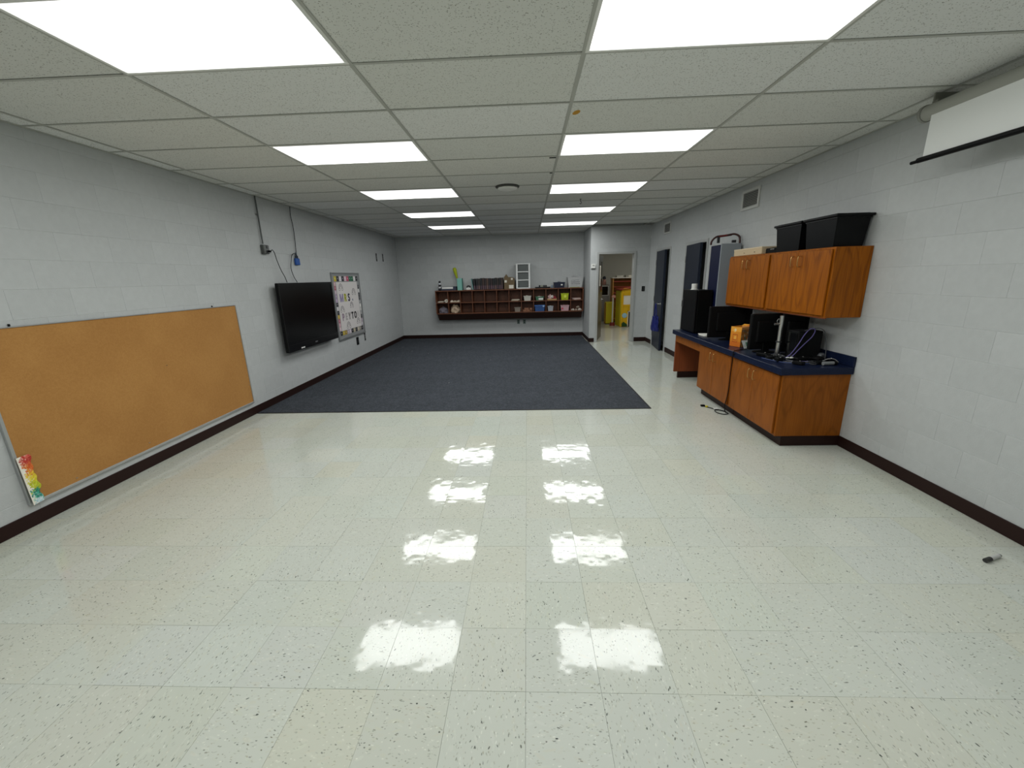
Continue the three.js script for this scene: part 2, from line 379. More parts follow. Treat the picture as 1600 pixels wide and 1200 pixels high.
// ------------------------------------------------------------------ ceiling: slab, grid, tiles, troffers
const ceiling = struct(mesh('ceiling', lim(XL - 0.2, XR + 0.2, H + 0.14, H + 0.24, ZB - 0.2, ZF + 0.2), plain(0x8a8a86, 0.9)), 'suspended ceiling of speckled tiles');
const GX = [XL, ...[-1, 0, 1, 2, 3, 4].map((k) => -2.127 + 1.2192 * k), XR], GZ = [];
for (let k = -4; k < 20; k++) { const z = -1.8415 - 0.6096 * k; if (z < ZF && z > ZB) GZ.push(z); }
GZ.unshift(ZF); GZ.push(ZB);
const lampCells = new Set();
const lampRows = [-1, 0, 1, 2, 3, 4].map((k) => -1.8415 - 1.8288 * k);
{
  const cache = {};
  const ctile = (w, d, k, edge) => {
    const key = [w.toFixed(3), d.toFixed(3), k].join();
    if (!cache[key]) {
      const g = bx(w, 0.014, d, 0, 0.007, 0, 0.0015), p = g.attributes.position, uv = g.attributes.uv;
      for (let i = 0; i < p.count; i++) { const u = p.getX(i) / 1.2192 + 0.5, v = p.getZ(i) / 0.6096 + 0.5; uv.setXY(i, k & 1 ? 1 - u : u, k & 2 ? 1 - v : v); }
      cache[key] = g;
    }
    return cache[key];
  };
  for (let i = 0; i + 1 < GX.length; i++) for (let j = 0; j + 1 < GZ.length; j++) {
    if ((i === 2 || i === 4) && lampRows.some((z) => Math.abs(z - GZ[j]) < 0.01)) { lampCells.add(i + ',' + j); continue; }
    const inX = i > 0 && i < GX.length - 2, x0 = GX[i] + 0.003, x1 = GX[i + 1] - 0.003, z1 = GZ[j] - 0.003, z0 = GZ[j + 1] + 0.003;
    if (z0 < ZD && x0 > XC) continue;
    let xe = x1; if (z0 < ZD && x1 > XC) xe = XC;
    const m = mesh('ceiling_tile', ctile(xe - x0, z1 - z0, Math.floor(rnd() * 4)), ceilMats[Math.floor(rnd() * 3)], ceiling);
    m.position.set((x0 + xe) / 2, H + 0.0025 + rr(0, 0.0012), (z0 + z1) / 2);
  }
  // main runners along the room, cross tees between them
  for (let i = 1; i + 1 < GX.length; i++) {
    const zb = GX[i] > XC + 0.1 ? ZD : ZB;
    mesh('main_tee', merge(lim(GX[i] - 0.012, GX[i] + 0.012, H - 0.0015, H + 0.001, zb, ZF, 0.0005), lim(GX[i] - 0.002, GX[i] + 0.002, H + 0.0, H + 0.03, zb, ZF, 0.0005)), teeMat, ceiling);
  }
  const tee = {};
  for (let j = 1; j + 1 < GZ.length; j++) for (let i = 0; i + 1 < GX.length; i++) {
    if (GZ[j] < ZD && GX[i] > XC - 0.05) continue;
    const a = GX[i] + (i ? 0.012 : 0), b = GX[i + 1] - (i + 2 < GX.length ? 0.012 : 0), key = (b - a).toFixed(3);
    tee[key] ??= merge(bx(b - a, 0.0024, 0.02, 0, -0.0002, 0, 0.0005), bx(b - a, 0.03, 0.003, 0, 0.016, 0, 0.0005));
    mesh('cross_tee', tee[key], teeMat, ceiling).position.set((a + b) / 2, H, GZ[j]);
  }
  const wa = (...l) => mesh('wall_angle', lim(...l, 0.0005), teeMat, ceiling);
  wa(XL, XL + 0.022, H - 0.002, H + 0.002, ZB, ZF); wa(XR - 0.022, XR, H - 0.002, H + 0.002, ZD, ZF); wa(XL, XC, H - 0.002, H + 0.002, ZB, ZB + 0.022); wa(XC, XR, H - 0.002, H + 0.002, ZD, ZD + 0.022);
  // stain and small holes in the tiles
  mesh('stain', lathe([[0, 0], [0.02, 0.0002], [0.024, 0.001]], 9).scale(1, 1, 1.9).rotateY(0.3).translate(0.365, H + 0.0012, -3.24), plain(0xb9892f, 0.9), ceiling);
  for (const [x, z, w, d] of [[0.27, -4.335, 0.07, 0.03], [0.285, -4.93, 0.03, 0.03]]) mesh('missing_corner', bx(w, 0.002, d, x, H + 0.0005, z, 0.0004), plain(0x1c1c1a, 1), ceiling);
}
const lensMat = M({ color: 0xf4f4f4, roughness: 0.5, emissive: new THREE.Color(1, 1, 1), emissiveIntensity: 1.15 });
function troffer(x, z, label, inside = true) {
  const t = thing('ceiling_light', label, 'ceiling light', [x, H, z], 0, 'recessed fluorescent troffers');
  const w = 1.213, d = 0.6036, b = 0.021;
  mesh('frame', merge(bx(w, 0.012, b, 0, 0.003, d / 2 - b / 2, 0.002), bx(w, 0.012, b, 0, 0.003, -d / 2 + b / 2, 0.002), bx(b, 0.012, d - 2 * b, w / 2 - b / 2, 0.003, 0, 0.002), bx(b, 0.012, d - 2 * b, -w / 2 + b / 2, 0.003, 0, 0.002)), lampWhite, t);
  mesh('housing', merge(bx(w, 0.006, d, 0, 0.103, 0), bx(0.004, 0.096, d, w / 2 - 0.002, 0.054, 0, 0.0005), bx(0.004, 0.096, d, -w / 2 + 0.002, 0.054, 0, 0.0005), bx(w, 0.096, 0.004, 0, 0.054, d / 2 - 0.002, 0.0005), bx(w, 0.096, 0.004, 0, 0.054, -d / 2 + 0.002, 0.0005)), lampWhite, t);
  mesh('lens', bx(w - 2 * b, 0.003, d - 2 * b, 0, 0.008, 0, 0.0004), lensMat, t);
  const l = new THREE.RectAreaLight(LAMP_COLOR, LAMP, w - 2 * b - 0.012, d - 2 * b - 0.012);
  l.name = 'troffer_light'; l.rotation.x = -Math.PI / 2; l.position.y = 0.0055; t.add(l);
  return t;
}
const ord = ['overhead', 'nearest', 'second nearest', 'third', 'fourth', 'farthest'];
lampRows.forEach((z, k) => {
  for (const [x, side] of [[-1.5174, 'left'], [0.921, 'right']]) troffer(x, z - 0.3048, k === 0 ? `lit ceiling light panel above the viewpoint in the ${side} row` : `${ord[k]} lit ceiling light panel of the ${side} row`);
});
{
  const t = thing('smoke_detector', 'round white smoke detector on the middle of the ceiling', 'smoke detector', [-0.225, H + 0.002, -5.53]);
  mesh('base', lathe([[0, 0], [0.15, 0], [0.15, -0.012], [0.13, -0.014], [0, -0.014]]), plain(0x4a4a47, 0.6), t);
  mesh('cover', lathe([[0.0, -0.048], [0.07, -0.046], [0.115, -0.034], [0.135, -0.014], [0, -0.014]]), lampWhite, t);
  const s = thing('ceiling_hook', 'small dark hook hanging from the ceiling by the right light row', 'hook', [0.82, H, -6.57]);
  mesh('stem', tube([[0, 0.002, 0], [0, -0.03, 0], [0.015, -0.05, 0], [0, -0.068, 0], [-0.012, -0.055, 0]], 0.004, 20, 6), darkGrey, s);
  mesh('plate', cyl(0.014, 0.014, 0.004, 0, -0.001, 0, 12), darkGrey, s);
}

// ------------------------------------------------------------------ doors
function lever(parent, x, y, z, dir, along) {    // lever set: rose, neck and lever; dir = outward, along = lever direction (unit vectors)
  const g = [], D = V(...dir), A = V(...along);
  const rose = new THREE.CylinderGeometry(0.03, 0.03, 0.012, 18); rose.applyQuaternion(new THREE.Quaternion().setFromUnitVectors(V(0, 1, 0), D));
  g.push(metric(rose.translate(x + D.x * 0.006, y, z + D.z * 0.006)));
  const P = (a, b) => [x + D.x * a + A.x * b, y, z + D.z * a + A.z * b];
  g.push(tube([P(0.01, 0), P(0.045, 0), P(0.055, 0.02), P(0.055, 0.115)], 0.009, 16, 8));
  return mesh('handle', merge(g), chrome, parent);
}
function doorFrame(parent, a, b, plane, axis, depth, sign) {   // jambs and head around an opening a..b in a wall plane; sign = room side
  const w = 0.05, lo = sign > 0 ? plane - depth : plane - 0.016, hi = sign > 0 ? plane + 0.016 : plane + depth;
  const L = (u0, u1, y0, y1) => axis === 'z' ? lim(lo, hi, y0, y1, u0, u1, 0.003) : lim(u0, u1, y0, y1, lo, hi, 0.003);
  mesh('jamb', L(a - 0.02, a + w - 0.02, 0.001, DH + 0.02), frameMat, parent);
  mesh('jamb', L(b - w + 0.02, b + 0.02, 0.001, DH + 0.02), frameMat, parent);
  mesh('head', L(a + w - 0.02, b - w + 0.02, DH - 0.03, DH + 0.02), frameMat, parent);
}
function sideDoor(name, label, z0, z1, ang) {
  const d = sgroup(name, label);
  doorFrame(d, z0, z1, XR, 'z', 0.17, -1);
  const leaf = new THREE.Group(); leaf.name = 'leaf'; d.add(leaf);
  leaf.position.set(XR - 0.012, 0, z0 + 0.034); leaf.rotation.y = -ang;
  const L = z1 - z0 - 0.075;
  mesh('slab', lim(0.0, 0.044, 0.008, DH - 0.035, 0, L, 0.002), navyDoor, leaf);
  lever(leaf, 0, 1.0, L - 0.07, [-1, 0, 0], [0, 0, -1]);
  for (const y of [0.28, 1.07, 1.86]) mesh('hinge', cyl(0.007, 0.007, 0.11, -0.004, y, -0.006, 10), steel, leaf);
  return d;
}
sideDoor('door_2', 'far dark blue door ajar in the right wall', DA[0], DA[1], THREE.MathUtils.degToRad(6.5));
sideDoor('door_3', 'nearer dark blue door ajar behind the counter', DB[0], DB[1], THREE.MathUtils.degToRad(6.5));
struct(mesh('wall_closet', merge([DA, DB].flatMap(([a, b]) => [lim(XR + 0.9, XR + 1.0, 0, 2.6, a - 0.2, b + 0.2), lim(XR + 0.17, XR + 0.95, 0, 2.6, a - 0.3, a - 0.2), lim(XR + 0.17, XR + 0.95, 0, 2.6, b + 0.2, b + 0.3), lim(XR + 0.17, XR + 0.95, 2.4, 2.5, a - 0.3, b + 0.3), lim(XR + 0.15, XR + 0.95, -0.12, -0.004, a - 0.3, b + 0.3)])), wallMat), 'dark closets behind the ajar doors');
{
  const d = sgroup('door_1', 'open doorway into the next room');
  doorFrame(d, D1[0], D1[1], ZD, 'x', 0.175, 1);
  const leaf = new THREE.Group(); leaf.name = 'leaf'; d.add(leaf);
  leaf.position.set(D1[0] + 0.034, 0, ZD - 0.13); leaf.rotation.y = THREE.MathUtils.degToRad(72);
  const grey = plain(0x3f403c, 0.35);
  mesh('slab', lim(0, 0.83, 0.008, DH - 0.035, -0.044, 0, 0.002), grey, leaf);
  mesh('window', lim(0.5, 0.7, 1.2, 1.95, -0.002, 0.004, 0.001), blackGloss, leaf);
  mesh('notice', lim(0.28, 0.46, 1.35, 1.85, -0.002, 0.003, 0.001), paperMat, leaf);
  mesh('kick_plate', lim(0.03, 0.80, 0.03, 0.45, -0.002, 0.003, 0.001), plain(0x2b2c2b, 0.3, 0.4), leaf);
  lever(leaf, 0.76, 1.0, 0.0, [0, 0, 1], [-1, 0, 0]);
  for (const y of [0.28, 1.07, 1.86]) mesh('hinge', cyl(0.007, 0.007, 0.11, -0.006, y, 0.004, 10), steel, leaf);
}

// ------------------------------------------------------------------ next room seen through the doorway
const farWall = M({ color: 0xb0aea2, roughness: 0.6 });
struct(mesh('floor_far', lim(1.5, 6.2, -0.12, 0, -16.0, ZD - 0.19), M({ color: 0xcfcabb, roughness: 0.12 })), 'shiny pale floor of the next room');
struct(mesh('wall_far', lim(1.5, 6.2, 0, H + 0.13, -15.9, -15.7), farWall), 'grey wall at the end of the next room');
struct(mesh('wall_far_left', lim(1.51, 1.69, 0, H + 0.13, -15.9, ZB - 0.005), farWall), 'left wall of the next room');
struct(mesh('wall_far_right', lim(6.0, 6.2, 0, H + 0.13, -15.9, -10.3), farWall), 'right wall of the next room');
struct(mesh('wall_far_near', lim(3.12, 6.2, 0, H + 0.13, -10.33, -10.15), farWall), 'near wall of the next room');
struct(mesh('ceiling_far', lim(1.5, 6.2, H + 0.12, H + 0.2, -16.0, -10.3), plain(0xcfcdc6, 0.9)), 'ceiling of the next room');
troffer(2.6, -11.05, 'lit ceiling light panel of the next room');
troffer(4.4, -13.4, 'lit ceiling light panel at the far end of the next room');
{
  const yellow = plain(0xe8b90a, 0.45), lime = plain(0xc7b80e, 0.5), oakPale = plain(0xb9823a, 0.5), red = plain(0x8a2f1c, 0.6);
  // yellow play house
  const h = thing('play_house', 'yellow play house with white window in the next room', 'play house', [2.97, 0, -13.1]);
  mesh('front_wall', merge(lim(0, 0.06, 0, 1.18, -0.04, 0, 0.008), lim(0.06, 0.72, 0.64, 0.70, -0.04, 0, 0.008), lim(0.06, 0.24, 0, 0.64, -0.04, 0, 0.008), lim(0.40, 0.72, 0, 0.64, -0.04, 0, 0.008), lim(0.24, 0.40, 0.47, 0.64, -0.04, 0, 0.008), lim(0.06, 0.72, 1.0, 1.2, -0.04, 0, 0.008), lim(0.37, 0.72, 0.70, 1.0, -0.04, 0, 0.008)), yellow, h);
  mesh('side_wall', lim(-0.02, 0.02, 0, 1.12, -0.75, -0.041, 0.008), lime, h);
  mesh('window', lim(0.055, 0.375, 0.655, 1.005, -0.03, -0.01, 0.004), plain(0xf2eee0, 0.5), h);
  mesh('window_frame', merge(lim(0.05, 0.38, 0.98, 1.02, -0.005, 0.012), lim(0.05, 0.38, 0.635, 0.66, -0.005, 0.012), lim(0.04, 0.065, 0.635, 1.02, -0.005, 0.012)), yellow, h);
  mesh('door_opening', lim(0.235, 0.405, 0.0, 0.475, -0.035, -0.015, 0.002), blackMat, h);
  mesh('door_trim', merge(lim(0.21, 0.24, 0.005, 0.5, -0.005, 0.012), lim(0.21, 0.42, 0.47, 0.5, -0.005, 0.012)), plain(0xe9dcc6, 0.6), h);
  mesh('plaque', lathe([[0, 0.012], [0.075, 0.012], [0.08, 0], [0, 0]], 18).rotateX(Math.PI / 2).translate(0.115, 0.36, 0.001), plain(0xa8d4e6, 0.4), h);
  mesh('roof', poly(outward([[[-0.06, -0.09, 0.06], [0.6, -0.02, 0.06], [0.6, 0.0, 0.06], [-0.06, -0.07, 0.06]], [[-0.06, -0.07, 0.06], [0.6, 0.0, 0.06], [0.6, 0.0, -0.8], [-0.06, -0.07, -0.8]], [[-0.06, -0.09, 0.06], [0.6, -0.02, 0.06], [0.6, -0.02, -0.8], [-0.06, -0.09, -0.8]], [[-0.06, -0.09, 0.06], [-0.06, -0.07, 0.06], [-0.06, -0.07, -0.8], [-0.06, -0.09, -0.8]]])).translate(0, 1.24, 0), plain(0x8d2a14, 0.5), h);
  const pl = mesh('painted_bush', merge(lump(0.07, 0.1, 0.012, 3), lump(0.05, 0.07, 0.012, 5, 0.3).translate(0.06, 0, 0.0)).translate(0.10, 0.012, 0.012), plain(0x24501c, 0.7), h); pl.userData.label = 'dark green bush at the foot of the front wall';
  // yellow locker behind
  const l = thing('locker', 'yellow green plastic locker standing behind the play house', 'locker', [2.79, 0, -14.1]);
  mesh('body', rbx(0.28, 0.72, 0.3, 0.03, 0, 0.375, 0), lime, l);
  mesh('base', bx(0.26, 0.02, 0.28, 0, 0.01, 0), blackMat, l);
  mesh('side_rail', bx(0.02, 0.7, 0.02, -0.155, 0.37, 0.14), plain(0x7a1f12, 0.5), l);
  // red and white toy posts between locker and house
  const p = thing('toy_post', 'white post with pink knob beside the yellow play house', 'toy post', [2.80, 0, -13.55]);
  mesh('post', cyl(0.025, 0.025, 0.9, 0, 0.45, 0), offWhite, p);
  mesh('knob', lump(0.07, 0.07, 0.06, 8, 0.1).translate(0.02, 0.9, 0), plain(0xd69a8a, 0.6), p);
  mesh('foot', cyl(0.07, 0.09, 0.1, 0, 0.05, 0), plain(0x7a2018, 0.6), p);
  // open oak shelf at the end wall
  const s = thing('open_shelf', 'light wooden open shelf with red edged boards beyond the play house', 'shelf', [3.4, 0, -14.6]);
  mesh('side', lim(-0.45, -0.42, 0, 1.5, -0.2, 0.2), oakPale, s); mesh('side', lim(0.42, 0.45, 0, 1.5, -0.2, 0.2), oakPale, s);
  mesh('back', lim(-0.42, 0.42, 0, 1.5, -0.2, -0.185), oakPale, s);
  mesh('top', lim(-0.47, 0.47, 1.5, 1.53, -0.22, 0.22), offWhite, s);
  for (const y of [0.1, 0.45, 0.8, 1.0, 1.2, 1.38]) { const b = mesh('shelf_board', lim(-0.42, 0.42, y, y + 0.025, -0.185, 0.19), oakPale, s); mesh('edge', lim(-0.42, 0.42, y - 0.004, y + 0.028, 0.19, 0.2), red, b); }
  for (const [x, w, c] of [[3.2, 0.22, 0xb9b5a8], [3.45, 0.1, 0x8a8679], [3.6, 0.2, 0xc2bba8]]) { const b = mesh('paper_tray', bx(w, 0.06, 0.2, 0, 0.03, 0), plain(c, 0.7)); b.position.set(x, 1.531, -14.6); tag(b, c === 0xb9b5a8 ? 'grey tray on the left of the far open shelf top' : c === 0x8a8679 ? 'small dark grey box on the far open shelf top' : 'beige tray on the right of the far open shelf top', 'tray'); }
  // small toy kitchen with black door
  const k = thing('toy_oven', 'small black fronted toy oven behind the open door leaf', 'toy oven', [2.74, 0, -14.95]);
  mesh('body', bx(0.34, 1.28, 0.3, 0, 0.64, 0), plain(0x8d8a86, 0.5), k);
  mesh('oven_door', bx(0.24, 0.3, 0.02, 0.0, 1.08, 0.16), blackGloss, k);
  mesh('door_frame', merge(bx(0.3, 0.025, 0.022, 0, 1.24, 0.16), bx(0.3, 0.025, 0.022, 0, 0.92, 0.16), bx(0.025, 0.3, 0.022, 0.137, 1.08, 0.16), bx(0.025, 0.3, 0.022, -0.137, 1.08, 0.16)), white, k);
  const doll = thing('soft_toy', 'pink soft toy with dark hair sitting on the toy oven', 'toy', [2.75, 1.28, -14.93]);
  mesh('body', lump(0.07, 0.16, 0.06, 2, 0.15), plain(0xb58678, 0.8), doll);
  mesh('head', lump(0.06, 0.075, 0.06, 6, 0.08).translate(0, 0.2, 0), plain(0x2b3036, 0.8), doll);
}

// ------------------------------------------------------------------ left wall: bulletin board, television, sign board
{
  const n1 = noise2(200, 111), n2 = noise2(60, 112), n3 = noise2(6, 113);
  const cork = dataTex(512, 512, (u, v) => { const k = 9 * (n1(u, v) - 0.5) + 5 * (n2(u, v) - 0.5) + 7 * (n3(u, v) - 0.5); return [176 + k, 126 + k, 66 + k * 0.8]; }, { rx: 1, ry: 1 });
  const t = thing('bulletin_board', 'large tan cork bulletin board in thin aluminium frame low on the left wall', 'bulletin board');
  const x0 = XL, y0 = 0.157, y1 = 1.385, z0 = -4.815, z1 = -2.40, al = plain(0xb4b6b6, 0.35, 0.5);
  mesh('cork_panel', lim(x0 + 0.001, x0 + 0.014, y0 + 0.014, y1 - 0.008, z0 + 0.008, z1 - 0.014, 0.001), M({ map: cork, roughness: 0.9, bumpMap: cork, bumpScale: 0.0006 }), t);
  mesh('frame_rail', lim(x0 + 0.001, x0 + 0.022, y1 - 0.008, y1, z0, z1, 0.002), al, t);
  mesh('frame_rail', lim(x0 + 0.001, x0 + 0.022, y0, y0 + 0.02, z0, z1, 0.002), al, t);
  mesh('frame_stile', lim(x0 + 0.001, x0 + 0.022, y0 + 0.02, y1 - 0.008, z0, z0 + 0.008, 0.002), al, t);
  mesh('frame_stile', lim(x0 + 0.001, x0 + 0.022, y0 + 0.02, y1 - 0.008, z1 - 0.02, z1, 0.002), al, t);
  for (const [y, z] of [[1.394, -2.63], [1.393, -4.46]]) mesh('mounting_clip', lim(x0 + 0.001, x0 + 0.01, y - 0.008, y + 0.008, z - 0.006, z + 0.006, 0.002), blackPlastic, t);
  for (const [y, z] of [[0.95, -4.79], [0.40, -4.79], [0.23, -3.35], [0.205, -2.72], [0.88, -3.72]]) mesh('staple', bx(0.004, 0.005, 0.014, x0 + 0.0155, y, z, 0.001), y > 0.8 && z > -4 ? darkGrey : steel, t);
  // rainbow paper strip, curling off the board
  const strip = canvasTex(256, 1024, (g, w, h) => {
    g.fillStyle = '#efe9dc'; g.fillRect(0, 0, w, h);
    const bands = [['#c8382c', '#d9604f', '#a92a20'], ['#d2551f', '#e08a3c'], ['#e6c417', '#f0d84a'], ['#a9ad1c', '#c3cc2f'], ['#2f8d74', '#4ab59a', '#1f6f63'], ['#9fc6cf', '#d8e4e6']];
    for (let i = 0; i < 900; i++) { const v = rnd(), b = bands[Math.min(5, Math.floor(Math.pow(v, 0.95) * 5.6 + rr(-0.35, 0.35) + 0.001 < 0 ? 0 : Math.max(0, v * 5.6 + rr(-0.3, 0.3))))]; g.globalAlpha = rr(0.25, 0.8); g.fillStyle = b[Math.floor(rnd() * b.length)]; const x = w * (0.1 + 0.95 * Math.sqrt(rnd())); g.beginPath(); g.ellipse(x, v * h, rr(8, 34), rr(8, 26), rnd() * 3, 0, 6.3); g.fill(); }
  });
  const g = new THREE.PlaneGeometry(0.078, 0.355, 10, 24), p = g.attributes.position;
  for (let i = 0; i < p.count; i++) { const u = p.getX(i) / 0.078 + 0.5, v = 0.5 - p.getY(i) / 0.355; p.setZ(i, 0.010 + 0.016 * Math.pow(Math.max(0, 1 - u), 1.4) * (0.4 + 0.6 * v) + 0.004 * Math.sin(v * 21) * u); p.setX(i, p.getX(i) + (u > 0.9 ? 0.006 * Math.sin(v * 30) + 0.004 * Math.sin(v * 13) : 0)); }
  g.computeVertexNormals();
  const back = g.clone(); back.index.array.reverse(); back.translate(0, 0, -0.0006); back.computeVertexNormals();
  const s = mesh('paper_strip', mergeGeometries([g, back]), M({ map: strip, roughness: 0.85, side: THREE.DoubleSide }));
  s.rotation.y = Math.PI / 2; s.position.set(x0 + 0.0165, 0.338, z1 - 0.042);
  tag(s, 'rainbow watercolour paper strip curling at the corner of the bulletin board', 'paper strip');
}
{
  // flat screen television on a wall bracket
  const t = thing('television', 'black flat screen television on the left wall', 'television', [XL, 0, -6.33]);
  const w = 1.555, y0 = 0.655, y1 = 1.625;
  mesh('cabinet', merge(rbx(0.05, y1 - y0, w, 0.012, 0.105, (y0 + y1) / 2, 0), rbx(0.05, 0.72, 1.2, 0.02, 0.065, 1.16, 0)), blackPlastic, t);
  mesh('bezel', merge(lim(0.128, 0.137, y1 - 0.042, y1, -w / 2, w / 2), lim(0.128, 0.137, y0, y0 + 0.105, -w / 2, w / 2), lim(0.128, 0.137, y0 + 0.105, y1 - 0.042, -w / 2, -w / 2 + 0.042), lim(0.128, 0.137, y0 + 0.105, y1 - 0.042, w / 2 - 0.042, w / 2)), plain(0x0b0b0c, 0.2), t);
  mesh('screen', lim(0.126, 0.1315, y0 + 0.103, y1 - 0.04, -w / 2 + 0.04, w / 2 - 0.04, 0.0005), plain(0x040405, 0.22), t);
  mesh('maker_badge', lim(0.136, 0.139, y0 + 0.045, y0 + 0.062, -0.035, 0.035, 0.001), plain(0x8d8f92, 0.3, 0.6), t);
  mesh('sticker', lim(0.136, 0.1385, y0 + 0.016, y0 + 0.034, 0.36, 0.46, 0.0005), white, t);
  mesh('wall_bracket', merge(bx(0.03, 0.45, 0.1, 0.016, 1.15, 0.28), bx(0.03, 0.45, 0.1, 0.016, 1.15, -0.28), bx(0.02, 0.06, 0.75, 0.03, 1.27, 0)), darkGrey, t);
}
{
  // metal raceway, outlet box and cords above the television
  const o = thing('outlet_box', 'grey steel outlet box with plug high on the left wall', 'outlet box', [XL, 2.065, -5.565]);
  mesh('box', bx(0.05, 0.115, 0.11, 0.026, 0, 0, 0.006), plain(0x5d5f5d, 0.45, 0.6), o);
  mesh('cover_plate', bx(0.006, 0.105, 0.1, 0.053, 0, 0, 0.002), plain(0x6a6c6a, 0.4, 0.6), o);
  for (const y of [0.028, -0.028]) mesh('socket', bx(0.004, 0.034, 0.028, 0.057, y, 0), darkGrey, o);
  const r = thing('conduit', 'thin grey metal conduit from ceiling down to the steel outlet box', 'conduit', [XL, 0, -5.55]);
  mesh('pipe', cyl(0.009, 0.009, H - 2.135, 0.022, (H + 2.135) / 2, 0, 12), plain(0x5c5f5f, 0.5, 0.3), r);
  mesh('strap', merge(bx(0.012, 0.02, 0.05, 0.006, 2.5, 0)), steel, r);
  const c1 = thing('black_wire', 'black power cord from steel outlet box to the television', 'cord', [XL, 0, 0]);
  mesh('plug', bx(0.035, 0.026, 0.03, 0.078, 2.04, -5.58, 0.006), blackPlastic, c1);
  mesh('cord', tube([[0.085, 2.045, -5.60], [0.075, 2.063, -5.65], [0.06, 2.03, -5.712], [0.06, 1.937, -5.74], [0.06, 1.788, -5.811], [0.06, 1.712, -5.867], [0.06, 1.632, -5.902]], 0.005, 50, 6), blackPlastic, c1);
  const c2 = thing('video_cable', 'black video cable hanging from the ceiling above the television', 'cable', [XL, 0, 0]);
  mesh('cable', tube([[0.02, H - 0.004, -6.357], [0.02, 2.61, -6.336], [0.02, 2.457, -6.359], [0.02, 2.298, -6.36], [0.02, 2.06, -6.335]], 0.0055, 50, 6), blackPlastic, c2);
  mesh('lower_cable', tube([[0.03, 2.02, -6.31], [0.03, 2.05, -6.266], [0.03, 2.024, -6.194], [0.03, 1.942, -6.149], [0.03, 1.827, -6.115], [0.03, 1.712, -6.156], [0.04, 1.632, -6.205]], 0.005, 50, 6), blackPlastic, c2);
  const b = thing('cable_adapter', 'bright blue cable adapter hanging on the wall above the television', 'adapter', [XL + 0.002, 1.935, -6.325]);
  mesh('shell', rbx(0.035, 0.1, 0.11, 0.012, 0.02, 0, 0), plain(0x1450a0, 0.4), b);
  mesh('connector', merge(bx(0.02, 0.05, 0.018, 0.02, 0.065, -0.018), bx(0.02, 0.05, 0.018, 0.02, 0.065, 0.018), bx(0.016, 0.05, 0.014, 0.02, 0.11, 0.0)), plain(0x1f2b3d, 0.5), b);
}
{
  // framed board with name lettering
  const tex = canvasTex(1024, 1024, (g, w, h) => {
    g.fillStyle = '#8d8f90'; g.fillRect(0, 0, w, h);
    const cols = ['#c8b62b', '#2b2734', '#e3dde0', '#2e2a35', '#dcc6cf', '#b9526b', '#1f6b4c', '#e6e2e2', '#22202a', '#b79fb4', '#d58a96', '#cfc9d0'];
    // border strip of small printed blocks
    const sq = (x, y, a, b, c) => { g.fillStyle = c; g.fillRect(x, y, a, b); g.fillStyle = 'rgba(255,255,255,.55)'; g.fillRect(x + a * 0.35, y + b * 0.3, a * 0.3, b * 0.3); };
    ['#c8b62b', '#1f1d26', '#e3dde0', '#26232e', '#e0bfca', '#c0506c', '#1f6b4c', '#17613f', '#e6e2e2', '#1d1b22'].forEach((c, i) => sq(60 + i * 91, 40, 84, 78, c));
    ['#1d1b22', '#c0a72a', '#a88a2e', '#b7aab6', '#cfc4cd', '#1d1c20', '#b3a98f', '#1f1e22', '#c3b9a2', '#8f8a80', '#24222a'].forEach((c, i) => sq(50 + i * 84, 905, 76, 66, c));
    ['#d3a8ad', '#b46472', '#c9b6c0', '#a592b0', '#b9a3c0', '#1f1d26', '#ddd8da', '#1f1d26', '#cfae2a', '#b76b7c', '#d6a9b4', '#e0c4c9'].forEach((c, i) => sq(36, 128 + i * 64, 62, 60, c));
    ['#8d8f90', '#34323a', '#dddbd8', '#232128', '#232128', '#9c9d9d', '#e6e4e0', '#d0cfcc', '#a3a3a2', '#29272e', '#b9a5b6', '#c7bfc8'].forEach((c, i) => sq(930, 128 + i * 64, 56, 60, c));
    g.fillStyle = '#ddd8d6'; g.fillRect(112, 130, 806, 770);
    const arch = (x, y, r) => { g.lineCap = 'round'; [[1, '#6d6a6c'], [0.74, '#a59ea4'], [0.5, '#8a8286']].forEach(([k, c]) => { g.strokeStyle = c; g.lineWidth = 9; g.beginPath(); g.arc(x, y, r * k, Math.PI, 2 * Math.PI); g.stroke(); }); g.strokeStyle = '#6d6a6c'; g.lineWidth = 7; for (const s of [-1, 1]) { g.beginPath(); g.ellipse(x + s * r * 0.78, y + 18, r * 0.42, 18, 0, 0, 6.3); g.stroke(); } };
    arch(265, 225, 66); arch(740, 310, 66); arch(230, 570, 60); arch(600, 520, 56); arch(390, 845, 66); arch(800, 810, 60);
    const word = (s, x, y, size, step, cl) => { g.font = `bold ${size}px sans-serif`; g.textAlign = 'center'; [...s].forEach((ch, i) => { g.fillStyle = cl[i]; g.fillText(ch, x + i * step, y); g.strokeStyle = cl[i]; g.lineWidth = 9; g.strokeText(ch, x + i * step, y); }); };
    word('MRS.', 250, 440, 165, 138, ['#8d83a8', '#a3a618', '#2a2540', '#5d6f86']);
    word('PEYTON', 225, 740, 150, 120, ['#94808f', '#b0abaa', '#7f7878', '#17161a', '#121115', '#c3bfbd']);
  });
  const t = thing('name_board', 'framed board with lettering and patterned border beside the television', 'sign board', [XL, 1.172, -7.99]);
  const L = 0.618, fm = plain(0x9b9d9e, 0.35, 0.6);
  const g = bx(2 * L - 0.04, 2 * L - 0.04, 0.012, 0, 0, 0.012, 0.0005), p = g.attributes.position, uv = g.attributes.uv;
  for (let i = 0; i < p.count; i++) uv.setXY(i, p.getX(i) / (2 * L - 0.04) + 0.5, p.getY(i) / (2 * L - 0.04) + 0.5);
  mesh('panel', g.rotateY(Math.PI / 2), M({ map: tex, roughness: 0.5 }), t);
